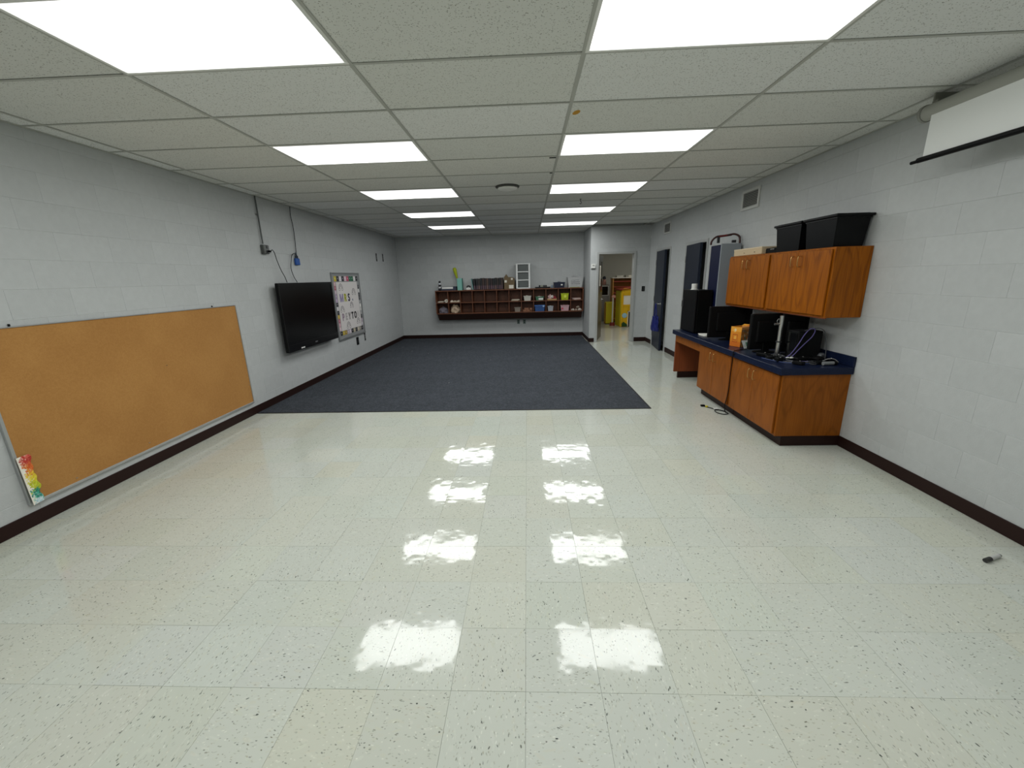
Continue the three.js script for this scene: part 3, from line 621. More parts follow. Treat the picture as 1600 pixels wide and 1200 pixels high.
  mesh('frame_rail', lim(0.001, 0.026, L - 0.024, L, -L, L, 0.003), fm, t); mesh('frame_rail', lim(0.001, 0.034, -L, -L + 0.03, -L, L, 0.003), fm, t);
  mesh('frame_stile', lim(0.001, 0.026, -L + 0.03, L - 0.024, -L, -L + 0.024, 0.003), fm, t); mesh('frame_stile', lim(0.001, 0.026, -L + 0.03, L - 0.024, L - 0.024, L, 0.003), fm, t);
}
function plate(name, label, cat, pos, turn, mat = darkGrey, rocker = false, w = 0.072, h = 0.116) {
  const t = thing(name, label, cat, pos, turn);
  mesh('cover', bx(w, h, 0.006, 0, 0, 0.004, 0.002), mat, t);
  if (rocker) mesh('rocker', bx(0.03, 0.06, 0.006, 0, 0, 0.008, 0.002), white, t);
  else for (const y of [0.022, -0.022]) mesh('socket', bx(0.034, 0.03, 0.004, 0, y, 0.008, 0.002), mat === darkGrey ? plain(0x777875, 0.5) : darkGrey, t);
  return t;
}
const LQ = Math.PI / 2;
plate('wall_plate', 'dark wall plate high on the left wall, nearer of the pair', 'wall plate', [XL, 2.155, -9.81], LQ, darkGrey, false, 0.07, 0.18);
plate('wall_plate', 'dark wall plate high on the left wall, farther of the pair', 'wall plate', [XL, 2.165, -10.25], LQ, darkGrey, false, 0.06, 0.18);
plate('outlet', 'dark outlet low on the left wall under the sign board', 'outlet', [XL, 0.43, -8.2], LQ, blackPlastic, false, 0.11, 0.16);
plate('outlet', 'narrow dark outlet low on the left wall right of the sign board', 'outlet', [XL, 0.465, -8.6], LQ, darkGrey, false, 0.06, 0.17);
plate('outlet', 'left one of the pale outlets on the back wall under the cubby shelf', 'outlet', [-0.25, 0.42, ZB], 0, plain(0x6d8079, 0.5), false, 0.075, 0.12);
plate('outlet', 'right one of the pale outlets on the back wall under the cubby shelf', 'outlet', [-0.085, 0.42, ZB], 0, plain(0x6d8079, 0.5), false, 0.075, 0.12);
plate('light_switch', 'dark light switch on the wall right of the open doorway', 'light switch', [2.81, 1.278, ZD], 0, blackPlastic, false, 0.075, 0.12);
{
  const t = thing('thermostat', 'small white square thermostat on the wall left of the doorway', 'thermostat', [1.597, 1.83, ZD]);
  mesh('case', rbx(0.1, 0.1, 0.03, 0.006, 0, 0, 0.016), white, t); mesh('display', bx(0.05, 0.03, 0.004, 0, 0.015, 0.031), plain(0xa9aaa6, 0.4), t); mesh('base_plate', bx(0.1, 0.014, 0.02, 0, -0.058, 0.011), darkGrey, t);
}

// ------------------------------------------------------------------ cubby shelf on the back wall
const CX0 = -2.45, CX1 = 1.485, CZ = -11.0, CW = (CX1 - CX0) / 12, CT = 1.322, R1 = 1.006, R0 = 0.72;
{
  const t = thing('cubby_shelf', 'long dark wooden wall cubby shelf with twenty four compartments', 'cubby shelf');
  mesh('back_panel', lim(CX0 + 0.01, CX1 - 0.01, 0.70, CT - 0.02, ZB + 0.002, ZB + 0.012, 0.0005), walnut, t);
  mesh('top_board', lim(CX0 - 0.01, CX1 + 0.01, CT - 0.024, CT, ZB + 0.012, CZ + 0.01), walnut, t);
  mesh('middle_board', lim(CX0 + 0.01, CX1 - 0.01, R1 - 0.02, R1, ZB + 0.012, CZ), walnut, t);
  mesh('bottom_board', lim(CX0, CX1, R0 - 0.022, R0, ZB + 0.002, CZ + 0.004), walnut, t);
  for (let i = 0; i <= 12; i++) {
    const x = CX0 + i * CW, w = i % 12 ? 0.008 : 0.010;
    mesh(i % 12 ? 'divider' : 'side_board', lim(x - w, x + w, R0, R1 - 0.02, ZB + 0.012, CZ - 0.004, 0.001), walnut, t);
    mesh(i % 12 ? 'divider' : 'side_board', lim(x - w, x + w, R1, CT - 0.024, ZB + 0.012, CZ - 0.004, 0.001), walnut, t);
  }
  const a = CX0 + 0.02, b = CX1 - 0.02, y1 = R0 - 0.022, zf = CZ - 0.005, zb = ZB + 0.003, y0 = 0.525;
  const P = outward([[[a, y1, zf], [a, y1, zb], [a, y0, zb], [a, y0, zf - 0.16]], [[b, y1, zf], [b, y1, zb], [b, y0, zb], [b, y0, zf - 0.16]], [[a, y1, zf], [b, y1, zf], [b, y0, zf - 0.16], [a, y0, zf - 0.16]], [[a, y0, zf - 0.16], [b, y0, zf - 0.16], [b, y0, zb], [a, y0, zb]], [[a, y1, zb], [b, y1, zb], [b, y0, zb], [a, y0, zb]]].map((q) => q.map(([x, y, z]) => [x - (a + b) / 2, y - 0.62, z - (zf + zb) / 2])));
  mesh('support_apron', poly(P).translate((a + b) / 2, 0.62, (zf + zb) / 2), plain(0x3a2218, 0.55), t);
}
const cc = (i) => CX0 + (i + 0.5) * CW;
// things in the compartments
function papers(name, label, x, y, z, w, d, n, col, grp) {
  const t = thing(name, label, 'papers', [x, y, z]);
  for (let i = 0; i < n; i++) { const m = mesh('sheet', bx(w * rr(0.75, 1), 0.008, d * rr(0.8, 1), rr(-0.02, 0.02), 0.0045 + i * 0.0085, rr(-0.01, 0.01), 0.001), plain(col[i % col.length], 0.85), t); m.rotation.y = rr(-0.12, 0.12); }
  return t;
}
papers('paper_stack', 'white paper stack in the first compartment of the upper cubby row', cc(0) - 0.04, R1, CZ - 0.14, 0.17, 0.22, 4, [0xe4dccd, 0xd5ccb8]);
{ const t = thing('paper_roll', 'white paper roll beside papers in the first upper compartment', 'paper roll', [cc(0) + 0.11, R1, CZ - 0.12]); mesh('roll', metric(new THREE.CylinderGeometry(0.045, 0.045, 0.2, 20).rotateX(Math.PI / 2).translate(0, 0.045, 0)), offWhite, t); mesh('core', metric(new THREE.CylinderGeometry(0.018, 0.018, 0.202, 14).rotateX(Math.PI / 2).translate(0, 0.045, 0)), plain(0x8d7a60, 0.8), t); }
const tuft = (label, i, dx, y, s, c, sd, amp = 0.3) => tag(mesh('crumpled_paper', lump(s, s * 0.8, s, sd, amp), plain(c, 0.9)), label, 'crumpled paper').position;
tuft('white crumpled paper at the left of the second upper compartment', 1, 0, 0, 0.05, 0xd7ccbb, 1).set(cc(1) - 0.08, R1 + 0.001, CZ - 0.1);
tuft('crumpled white paper in the middle of the second upper compartment', 1, 0, 0, 0.042, 0xc9bda8, 4).set(cc(1) + 0.012, R1 + 0.001, CZ - 0.1);
tuft('crumpled beige paper at the right of the second upper compartment', 1, 0, 0, 0.048, 0xdccfba, 7).set(cc(1) + 0.098, R1 + 0.001, CZ - 0.12);
tag(mesh('cloth_bundle', lump(0.12, 0.115, 0.1, 11, 0.28, 4), plain(0x77717a, 0.95)), 'grey cloth bundle in the first lower compartment of the cubby shelf', 'cloth').position.set(cc(0), R0 + 0.001, CZ - 0.16);
tag(mesh('cloth_bundle', lump(0.128, 0.165, 0.105, 14, 0.28, 4), plain(0xbba68e, 0.95)), 'beige crumpled cloth filling the second lower compartment', 'cloth').position.set(cc(1), R0 + 0.001, CZ - 0.165);
papers('paper_stack', 'loose white papers in the seventh upper compartment', cc(6), R1, CZ - 0.14, 0.22, 0.2, 5, [0xdbd2bf, 0xc8bda6]);
function bin(label, x, y, w, h, col, fill, z = CZ - 0.13, d = 0.2, cat = 'bin') {
  const t = thing('storage_bin', label, cat, [x, y, z]);
  mesh('tub', openBin(w, d, w * 0.86, d * 0.86, h), plain(col, 0.5), t);
  if (fill) mesh('contents', lump(w * 0.36, h * 0.3, d * 0.34, x * 7 + 3, 0.25).translate(0, h * 0.66, 0), plain(fill, 0.8), t);
  return t;
}
bin('small off white bin in the eighth upper compartment', cc(7), R1, 0.19, 0.125, 0xc9c7bc, 0xb9b5a5);
{ const b = bin('green and white bin in the ninth upper compartment', cc(8), R1, 0.21, 0.1, 0x4a7a5e, 0xdad8ce); mesh('band', bx(0.12, 0.05, 0.004, 0.03, 0.05, 0.096), white, b).rotation.x = 0.1; }
{
  const t = thing('craft_tray', 'tray of red and white craft pieces in the tenth upper compartment', 'tray', [cc(9), R1, CZ - 0.13]);
  mesh('tray', openBin(0.24, 0.2, 0.23, 0.19, 0.035), plain(0xcaa873, 0.7), t);
  mesh('craft_piece', lump(0.07, 0.085, 0.06, 5, 0.35).translate(-0.04, 0.02, 0), plain(0xc9a7a4, 0.8), t);
  mesh('craft_piece', lump(0.06, 0.06, 0.05, 9, 0.35).translate(0.055, 0.02, 0.01), plain(0x8a2733, 0.7), t);
  mesh('craft_piece', lump(0.04, 0.05, 0.05, 2, 0.35).translate(0.0, 0.06, 0.02), plain(0xd8d4cc, 0.8), t);
}
{
  const t = bin('lime green basket in the eleventh upper compartment', cc(10) + 0.01, R1, 0.2, 0.17, 0xb3c21e, 0x6a7d16);
  mesh('star', metric(new THREE.ExtrudeGeometry((() => { const s = new THREE.Shape(); for (let i = 0; i < 10; i++) { const r = i % 2 ? 0.025 : 0.058, a = i * Math.PI / 5; s[i ? 'lineTo' : 'moveTo'](r * Math.sin(a), r * Math.cos(a)); } s.closePath(); return s; })(), { depth: 0.008, bevelEnabled: false }).rotateX(-0.08).translate(0.01, 0.09, 0.1)), plain(0xd7e04a, 0.5), t);
}
papers('paper_stack', 'pink and white papers in the last upper compartment', cc(11), R1, CZ - 0.14, 0.24, 0.2, 5, [0xd9cfc6, 0xc9a9a4, 0xe0d8cc]);
bin('small grey bin in the seventh lower compartment', cc(6) + 0.06, R0, 0.16, 0.115, 0x8d8378, 0x6b625a);
{
  const t = thing('block_pile', 'flat brown wooden blocks lying in the eighth lower compartment', 'blocks', [cc(7), R0, CZ - 0.13]);
  for (const [x, w, y] of [[-0.085, 0.1, 0.026], [0.05, 0.16, 0.026], [-0.03, 0.12, 0.072], [0.09, 0.07, 0.07]]) mesh('wood_block', bx(w, 0.045, 0.12, x, y - 0.002, rr(-0.02, 0.02)), plain(0x8c6148, 0.7), t);
}
{ const t = thing('storage_box', 'blue lidded plastic box in the ninth lower compartment', 'box', [cc(8), R0, CZ - 0.14]); mesh('tub', openBin(0.26, 0.22, 0.24, 0.2, 0.14), plain(0x33558c, 0.4), t); mesh('lid', rbx(0.285, 0.025, 0.245, 0.008, 0, 0.152, 0), plain(0x3d63a0, 0.4), t); mesh('latch', bx(0.05, 0.05, 0.012, 0.1, 0.135, 0.122), plain(0x8aa6c9, 0.4), t); }
bin('grey blue bin with papers in the tenth lower compartment', cc(9) - 0.04, R0, 0.14, 0.13, 0xa9aeb5, 0xd6d6d2);
{ const b = bin('pink and white basket in the eleventh lower compartment', cc(10) + 0.015, R0, 0.22, 0.145, 0xc9a3aa, 0xb08088); mesh('ribbon', bx(0.05, 0.05, 0.004, -0.065, 0.06, 0.094), plain(0xc2415a, 0.6), b); }
{ const pos = [[-0.095, 0.042, 2], [-0.005, 0.036, 6], [0.09, 0.044, 9], [0.04, 0.04, 13]]; const where = ['at the left', 'in the middle', 'at the right', 'on top']; pos.forEach(([x, s, sd], i) => tuft(`white crumpled craft paper ${where[i]} of the last lower compartment`, 11, 0, 0, s, i % 2 ? 0xa89a8a : 0xd9d0c4, sd, 0.4).set(cc(11) + x, R0 + 0.001 + (i === 3 ? 0.07 : 0), CZ - 0.12)); }

// things on top of the cubby shelf
const ZT = CZ - 0.14;
{
  const t = thing('toy_penguin', 'small black and white stacked toy at the left end of the cubby shelf top', 'toy', [-2.345, CT, ZT]);
  [[0.045, 0.0, 0x20232c], [0.042, 0.055, 0xd9dadc], [0.04, 0.1, 0x15161a], [0.036, 0.15, 0xcfd2d6], [0.03, 0.2, 0x15161a]].forEach(([r, y, c]) => mesh('segment', lathe([[0, y], [r * 0.9, y], [r, y + 0.02], [r * 0.92, y + 0.05], [0, y + 0.052]]), plain(c, 0.5), t));
}
{
  const t = thing('game_box', 'white banded dark box lying beside the small stacked toy', 'box', [-2.09, CT, ZT]);
  mesh('box', bx(0.4, 0.1, 0.26, 0, 0.051, 0), plain(0x2c3346, 0.5), t); mesh('band', bx(0.3, 0.05, 0.264, -0.03, 0.07, 0), white, t);
}
{
  const t = thing('box_holder', 'tall pale teal box holding a lime duster on the cubby top', 'box', [-1.795, CT, ZT]);
  mesh('sleeve', merge(lim(-0.065, -0.059, 0, 0.31, -0.08, 0.08), lim(0.059, 0.065, 0, 0.31, -0.08, 0.08), lim(-0.059, 0.059, 0, 0.31, 0.074, 0.08), lim(-0.059, 0.059, 0, 0.31, -0.08, -0.074), lim(-0.059, 0.059, 0, 0.006, -0.074, 0.074)), plain(0x7fb9ad, 0.6), t);
  mesh('side_edge', lim(0.065, 0.069, 0, 0.31, -0.08, 0.08, 0.001), plain(0x3c7a70, 0.6), t);
  const d = thing('duster', 'lime green duster leaning out of the tall teal box', 'duster', [-1.80, CT + 0.007, ZT]); d.rotation.z = 0.22;
  mesh('handle', cyl(0.008, 0.008, 0.36, 0.005, 0.185, 0, 10), plain(0xb4b04a, 0.6), d);
  mesh('head', lathe([[0, 0.30], [0.022, 0.31], [0.032, 0.38], [0.045, 0.48], [0.052, 0.54], [0.04, 0.585], [0, 0.6]], 16), plain(0xa9b522, 0.8), d);
}
{
  const t = thing('toy_arch', 'small white ornament with black arch left of the dark folders', 'ornament', [-1.57, CT, ZT]);
  mesh('body', metric(new THREE.TorusGeometry(0.045, 0.018, 10, 18, Math.PI).translate(0, 0.06, 0)), plain(0x222326, 0.6), t);
  mesh('base', bx(0.13, 0.062, 0.05, 0, 0.031, 0, 0.01), white, t);
}
{
  const g = bx(0.02, 0.29, 0.23, 0, 0.145, 0, 0.002);
  const b = tag(mesh('teal_folder', g, plain(0x6f9b97, 0.6)), 'pale teal folder leaning on the left end of the dark folders', 'folder'); b.position.set(-1.435, CT + 0.004, ZT); b.rotation.z = 0.14;
  const proto = (which) => { const t = thing('folder', `${which} dark folder from the left in the row of folders on the cubby top`, 'folder', [0, CT, ZT], 0, 'dark folders on the cubby shelf top'); return t; };
  const cols = [0x0f1115, 0x15161a, 0x2b2320, 0x121317, 0x3a2a24, 0x241a1c, 0x4a352b, 0x17151b, 0x2a1b1d];
  let x = -1.385; const n = 14;
  for (let i = 0; i < n; i++) {
    const w = 0.052, t = proto(['first', 'second', 'third', 'fourth', 'fifth', 'sixth', 'seventh', 'eighth', 'ninth', 'tenth', 'eleventh', 'twelfth', 'thirteenth', 'fourteenth'][i]);
    t.position.set(x, CT + 0.0015, ZT); t.rotation.z = i < 1 ? 0.07 : rr(-0.006, 0.008);
    mesh('cover', bx(w, 0.275 + rr(0, 0.028), 0.23, 0, 0.148, 0, 0.004), plain(cols[i % cols.length], 0.55), t);
    mesh('label', bx(w * 0.8, 0.1, 0.003, 0, 0.06, 0.1155, 0.001), plain([0x5d4650, 0x54424a, 0x6a5350, 0x4c3c46][i % 4], 0.7), t);
    x += w + (i === 0 ? 0.008 : 0.0035);
  }
}
{
  const t = thing('cardboard_house', 'brown cardboard box with peaked top and white labels on the cubby shelf', 'box', [-0.465, CT, ZT]);
  const s = new THREE.Shape(); [[-0.135, 0], [0.135, 0], [0.135, 0.26], [0.08, 0.30], [-0.03, 0.30], [-0.08, 0.375], [-0.135, 0.30]].forEach(([x, y], i) => s[i ? 'lineTo' : 'moveTo'](x, y)); s.closePath();
  mesh('body', metric(new THREE.ExtrudeGeometry(s, { depth: 0.2, bevelEnabled: true, bevelSize: 0.003, bevelThickness: 0.003, bevelSegments: 1 }).translate(0, 0.004, -0.1)), plain(0x6e5d44, 0.85), t);
  for (const [x, y, w, h] of [[-0.095, 0.2, 0.06, 0.06], [0.07, 0.26, 0.05, 0.05], [0.05, 0.06, 0.12, 0.09]]) mesh('label', bx(w, h, 0.003, x, y, 0.1045, 0.0008), paperMat, t);
}
{
  const t = thing('drawer_tower', 'white plastic tower of three clear drawers on the cubby shelf', 'drawer unit', [-0.095, CT, ZT]);
  const w = 0.37, h = 0.645, d = 0.29, fr = plain(0xe4e6e4, 0.4);
  mesh('frame', merge(lim(-w / 2, -w / 2 + 0.045, 0.004, h, -d / 2, d / 2, 0.005), lim(w / 2 - 0.045, w / 2, 0.004, h, -d / 2, d / 2, 0.005), lim(-w / 2 - 0.006, w / 2 + 0.006, h - 0.025, h, -d / 2, d / 2 + 0.006, 0.005), lim(-w / 2, w / 2, 0.001, 0.03, -d / 2, d / 2, 0.005), lim(-w / 2 + 0.045, w / 2 - 0.045, 0.21, 0.235, -d / 2, d / 2 + 0.004, 0.004), lim(-w / 2 + 0.045, w / 2 - 0.045, 0.42, 0.445, -d / 2, d / 2 + 0.004, 0.004)), fr, t);
  const clear = new THREE.MeshPhysicalMaterial({ color: 0xa9afae, roughness: 0.25, transmission: 0.75, thickness: 0 });
  for (const y of [0.033, 0.238, 0.448]) mesh('drawer', openBin(w - 0.115, d - 0.03, w - 0.13, d - 0.04, 0.165, 0.003, 0.004).translate(0, y, 0.01), clear, t);
  mesh('contents', lump(0.09, 0.03, 0.07, 4, 0.3).translate(0.0, 0.46, 0.02), white, t);
  mesh('contents', lump(0.05, 0.075, 0.06, 8, 0.3).translate(-0.07, 0.25, 0.03), darkGrey, t);
}
{
  const t = thing('desk_tray', 'low black tray with small items on the cubby shelf top', 'tray', [0.42, CT, ZT]);
  mesh('tray', openBin(0.4, 0.22, 0.38, 0.2, 0.035), darkGrey, t);
  for (const [x, c] of [[-0.08, 0x17181a], [-0.02, 0x8b8f78], [0.04, 0x202124], [0.09, 0x17181a]]) mesh('item', cyl(0.022, 0.024, 0.07, x, 0.042, 0.0, 12), plain(c, 0.6), t);
  const c = thing('paper_cup', 'pale blue cup between black tray and navy basket', 'cup', [0.672, CT, ZT]);
  mesh('cup', lathe([[0, 0.004], [0.024, 0.004], [0.03, 0.075], [0.033, 0.075], [0.027, 0], [0, 0]]), plain(0x93a3b4, 0.6), c); mesh('rim', metric(new THREE.TorusGeometry(0.0315, 0.002, 6, 20).rotateX(Math.PI / 2).translate(0, 0.075, 0)), white, c);
}
{
  const t = bin('navy blue basket on the right of the cubby shelf top', 0.86, CT, 0.29, 0.145, 0x1a2038, 0x2a3350, ZT, 0.22, 'basket');
  mesh('tag', bx(0.05, 0.035, 0.004, 0.06, 0.09, 0.106), white, t).rotation.x = 0.1;
}
{
  const t = bin('white printed fabric bin at the right end of the cubby shelf top', 1.275, CT, 0.4, 0.27, 0xb7b8b8, 0x9a9b9c, ZT, 0.26);
  const print = canvasTex(512, 256, (g, w, h) => {
    g.fillStyle = '#b7b8b8'; g.fillRect(0, 0, w, h); g.fillStyle = '#4c4e52';
    for (const [y, x0, x1, s] of [[60, 100, 400, 22], [120, 90, 430, 34], [175, 90, 430, 26]]) for (let x = x0; x < x1;) { const l = rr(10, 26); g.fillRect(x, y - s / 2 + rr(-2, 2), l, s * rr(0.6, 1)); x += l + rr(5, 14); }
    g.globalAlpha = 0.5; g.fillRect(80, 220, 260, 8);
  });
  const g = bx(0.34, 0.2, 0.003, 0, 0, 0, 0.0004), p = g.attributes.position, uv = g.attributes.uv;
  for (let i = 0; i < p.count; i++) uv.setXY(i, p.getX(i) / 0.34 + 0.5, p.getY(i) / 0.2 + 0.5);
  const m = mesh('printed_panel', g, M({ map: print, roughness: 0.8 }), t); m.position.set(0, 0.13, 0.1235); m.rotation.x = 0.068;
  mesh('lime_base', bx(0.26, 0.01, 0.02, -0.02, 0.006, 0.125), plain(0x7f8a2a, 0.7), t);
}

// ------------------------------------------------------------------ right wall: base cabinets, counter, wall cabinets
function pull(parent, x, y, z, len = 0.095) { return mesh('handle', tube([[x, y + len / 2, z], [x - 0.022, y + len / 2, z], [x - 0.03, y + len / 2 - 0.01, z], [x - 0.03, y - len / 2 + 0.01, z], [x - 0.022, y - len / 2, z], [x, y - len / 2, z]], 0.0042, 40, 8), brass, parent); }
const BF = 2.33, BD = 2.31;      // carcass front, door front
function baseCabinet(label, z0, z1) {
  const t = thing('base_cabinet', label, 'cabinet'), m = (z0 + z1) / 2;
  mesh('body', lim(BF, XR - 0.002, 0.10, 0.699, z0, z1, 0.002), oakBase, t);
  mesh('toe_kick', lim(2.39, XR - 0.002, 0.001, 0.10, z0 + 0.002, z1 - 0.002, 0.002), baseMat, t);
  [[z0 + 0.028, m - 0.0015, 1], [m + 0.0015, z1 - 0.028, -1]].forEach(([a, b, s]) => {
    const g = lim(BD, BF - 0.001, 0.115, 0.685, a, b, 0.004), uv = g.attributes.uv, o = rnd();
    for (let i = 0; i < uv.count; i++) uv.setX(i, uv.getX(i) + o);
    const d = mesh('door', g, oakBase, t);
    pull(d, BD, 0.6, s > 0 ? b - 0.045 : a + 0.045);
  });
  return t;
}
baseCabinet('brown two door base cabinet nearest the viewer under the blue countertop', -4.575, -3.672);
baseCabinet('brown two door base cabinet in the middle under the blue countertop', -5.485, -4.579);
{
  const t = thing('open_desk', 'brown end panel and apron of the open knee space under the countertop', 'desk');
  mesh('end_panel', lim(BF - 0.005, XR - 0.002, 0.10, 0.699, -6.42, -6.39), M({ map: woodTex([150, 74, 30], [92, 40, 12], 131, 0.8, 0.5), roughness: 0.45 }), t);
  mesh('toe_kick', lim(2.39, XR - 0.012, 0.001, 0.10, -6.42, -6.385), baseMat, t);
  mesh('apron', lim(BF - 0.005, BF + 0.015, 0.585, 0.699, -6.39, -5.487), oakBase, t);
  const k = thing('countertop', 'dark blue laminate countertop with backsplash on the brown cabinets', 'countertop');
  mesh('slab', lim(2.285, XR - 0.001, 0.70, 0.765, -6.46, -3.645, 0.004), counterTop, k);
  mesh('backsplash', lim(XR - 0.022, XR - 0.001, 0.765, 0.858, -6.46, -3.645, 0.003), counterTop, k);
}
const UF = 2.62, UD = 2.602;
function wallCabinet(label, z0, z1) {
  const t = thing('wall_cabinet', label, 'cabinet'), m = (z0 + z1) / 2;
  mesh('body', lim(UF, XR - 0.002, 1.205, 1.805, z0, z1, 0.003), oak, t);
  mesh('bottom_rail', lim(UF + 0.002, UF + 0.02, 1.195, 1.206, z0 + 0.004, z1 - 0.004, 0.002), oakEdge, t);
  [[z0 + 0.022, m - 0.0015, 1], [m + 0.0015, z1 - 0.022, -1]].forEach(([a, b, s]) => {
    const g = lim(UD, UF - 0.001, 1.222, 1.788, a, b, 0.004), uv = g.attributes.uv, o = rnd();
    for (let i = 0; i < uv.count; i++) uv.setX(i, uv.getX(i) + o);
    const d = mesh('door', g, oak, t);
    pull(d, UD, 1.70, s > 0 ? b - 0.05 : a + 0.05);
  });
}
wallCabinet('golden oak wall cabinet nearer the viewer under the black bins', -4.61, -3.692);
wallCabinet('golden oak wall cabinet farther from the viewer', -5.53, -4.613);
function tote(label, z0, z1) {
  const t = thing('tote_bin', label, 'storage bin', [2.765, 1.806, (z0 + z1) / 2]), w = 0.32, d = z1 - z0;
  mesh('tub', openBin(w - 0.045, d - 0.05, w - 0.075, d - 0.09, 0.245, 0.006, 0.006), ink(0x0a0b0d, 0.35), t);
  mesh('lid', merge(rbx(w, 0.022, d - 0.006, 0.008, 0, 0.255, 0), rbx(w - 0.05, 0.014, d - 0.06, 0.006, 0, 0.264, 0)), ink(0x0c0d0f, 0.4), t);
  return t;
}
tote('black lidded storage bin nearer the viewer on the wall cabinets', -4.165, -3.725);
tote('black lidded storage bin farther back on the wall cabinets', -4.63, -4.185);
{
  const t = thing('flat_box', 'cream flat box lying on the far wall cabinet', 'box', [2.78, 1.806, -5.19]);
  mesh('body', bx(0.27, 0.078, 0.63, 0, 0.04, 0, 0.004), plain(0xc9b391, 0.7), t); mesh('lid_edge', bx(0.276, 0.016, 0.636, 0, 0.074, 0, 0.003), plain(0xd4c1a2, 0.7), t);
  for (const z of [-0.06, 0.17]) mesh('button', cyl(0.006, 0.006, 0.006, -0.137, 0.03, z, 10), darkGrey, t);
  const b = thing('black_case', 'flat black case between cream box and black bins', 'case', [2.80, 1.806, -4.755]);
  mesh('case', bx(0.24, 0.055, 0.21, 0, 0.028, 0, 0.006), blackMat, b); mesh('clip', bx(0.012, 0.012, 0.07, -0.124, 0.042, 0.03), steel, b);
}
{
  // upright blue and grey unit with bent tube handle, standing on the counter against the wall
  const t = thing('folding_easel', 'upright unit with grey face, blue side and red tube handle behind the wall cabinets', 'easel', [0, 0.766, 0]);
  const x0 = 2.635, x1 = 2.9, z0 = -6.19, z1 = -5.85, y1 = 1.225;
  mesh('grey_panel', lim(x0, x1, 0, y1, z1 - 0.02, z1, 0.003), plain(0x8f969d, 0.5), t);
  mesh('blue_side', lim(x0 + 0.004, x1 - 0.004, 0, y1 - 0.012, z0 + 0.02, z1 - 0.021, 0.003), ink(0x0c1334, 0.4), t);
  mesh('edge_trim', merge(lim(x0 - 0.004, x0 + 0.006, 0, y1, z0, z0 + 0.018, 0.002), lim(x0 - 0.002, x0 + 0.01, y1 - 0.012, y1, z0 + 0.018, z1 - 0.021, 0.002)), plain(0xb9bab8, 0.4), t);
  const red = plain(0x6e2420, 0.35, 0.3);
  mesh('tube_handle', tube([[x0 - 0.05, y1, z0 + 0.12], [x0 - 0.045, y1 + 0.05, z0 + 0.13], [x0, y1 + 0.1, z0 + 0.15], [x0 + 0.12, y1 + 0.115, z0 + 0.19], [x1 - 0.06, y1 + 0.125, z1 - 0.1], [x1 - 0.01, y1 + 0.09, z1 - 0.07], [x1 - 0.005, y1, z1 - 0.05], [x1 - 0.012, y1 - 0.1, z1 - 0.05]], 0.013, 60, 10), plain(0x3c1a18, 0.35, 0.3), t);
  mesh('handle_sleeve', tube([[x0 + 0.03, y1 + 0.105, z0 + 0.16], [x0 + 0.12, y1 + 0.1155, z0 + 0.19], [x0 + 0.18, y1 + 0.121, z0 + 0.21]], 0.0142, 20, 10), red, t);
  mesh('clamp', merge(bx(0.03, 0.08, 0.03, x0 + 0.03, y1 + 0.06, z0 + 0.16), bx(0.05, 0.035, 0.03, x1 - 0.07, y1 + 0.03, z1 - 0.08)), darkGrey, t);
}
const CY = 0.766;
{
  const t = thing('mini_fridge', 'black mini fridge at the far end of the blue countertop', 'fridge', [0, CY, 0]);
  mesh('body', lim(2.42, 2.622, 0.012, 0.615, -6.44, -5.935, 0.008), ink(0x060708, 0.45), t);
  mesh('door', lim(2.39, 2.416, 0.012, 0.615, -6.44, -5.932, 0.008), ink(0x090a0d, 0.4), t);
  mesh('handle', lim(2.384, 2.392, 0.36, 0.5, -6.41, -6.39, 0.002), darkGrey, t);
  for (const [x, z] of [[2.44, -6.41], [2.6, -6.41], [2.44, -5.96], [2.6, -5.96]]) mesh('foot', cyl(0.014, 0.014, 0.012, x, 0.0065, z, 10), blackMat, t);
  const c = thing('cup', 'white cup on top of the black mini fridge', 'cup', [2.43, CY + 0.616, -6.12]);
  mesh('cup', lathe([[0, 0.003], [0.034, 0.003], [0.036, 0.085], [0.04, 0.085], [0.04, 0], [0, 0]]), white, c); mesh('saucer', lathe([[0, 0], [0.05, 0.0], [0.054, 0.006], [0.045, 0.004], [0, 0.004]]), white, c);
  const p = papers('paper_sheets', 'white sheets on the counter in front of the black mini fridge', 2.50, CY, -5.72, 0.16, 0.26, 2, [0xd9d6cc, 0xe6e4dc]);
}
function monitor(label, x, z, turn, w, h, y0 = 0.06, thick = 0.045) {
  const t = thing('monitor', label, 'monitor', [x, CY, z], turn);
  mesh('housing', merge(rbx(w, h, thick, 0.014, 0, y0 + h / 2, 0), rbx(w * 0.66, h * 0.6, thick * 0.9, 0.016, 0, y0 + h / 2, thick * 0.5)), ink(0x070708, 0.6), t);
  mesh('screen', bx(w - 0.04, h - 0.045, 0.003, 0, y0 + h / 2 + 0.005, -thick / 2 - 0.0005, 0.0005), blackGloss, t);
  mesh('neck', bx(0.07, y0 + 0.08, 0.03, 0, (y0 + 0.08) / 2 + 0.006, 0.02, 0.004), blackPlastic, t);
  mesh('foot', lathe([[0, 0], [0.115, 0], [0.12, 0.006], [0.05, 0.018], [0, 0.02]], 28).scale(Math.min(1, w * 3), 1, 0.75), blackPlastic, t);
  return t;
}
monitor('black monitor seen from behind below the far wall cabinet', 2.615, -5.36, -0.04, 0.53, 0.40, 0.03);
monitor('large black monitor seen from behind beside the orange box', 2.575, -4.46, 0.02, 0.36, 0.385, 0.03);
monitor('narrow black monitor half hidden behind the chrome pole', 2.76, -4.29, -0.03, 0.26, 0.4, 0.03, 0.035);
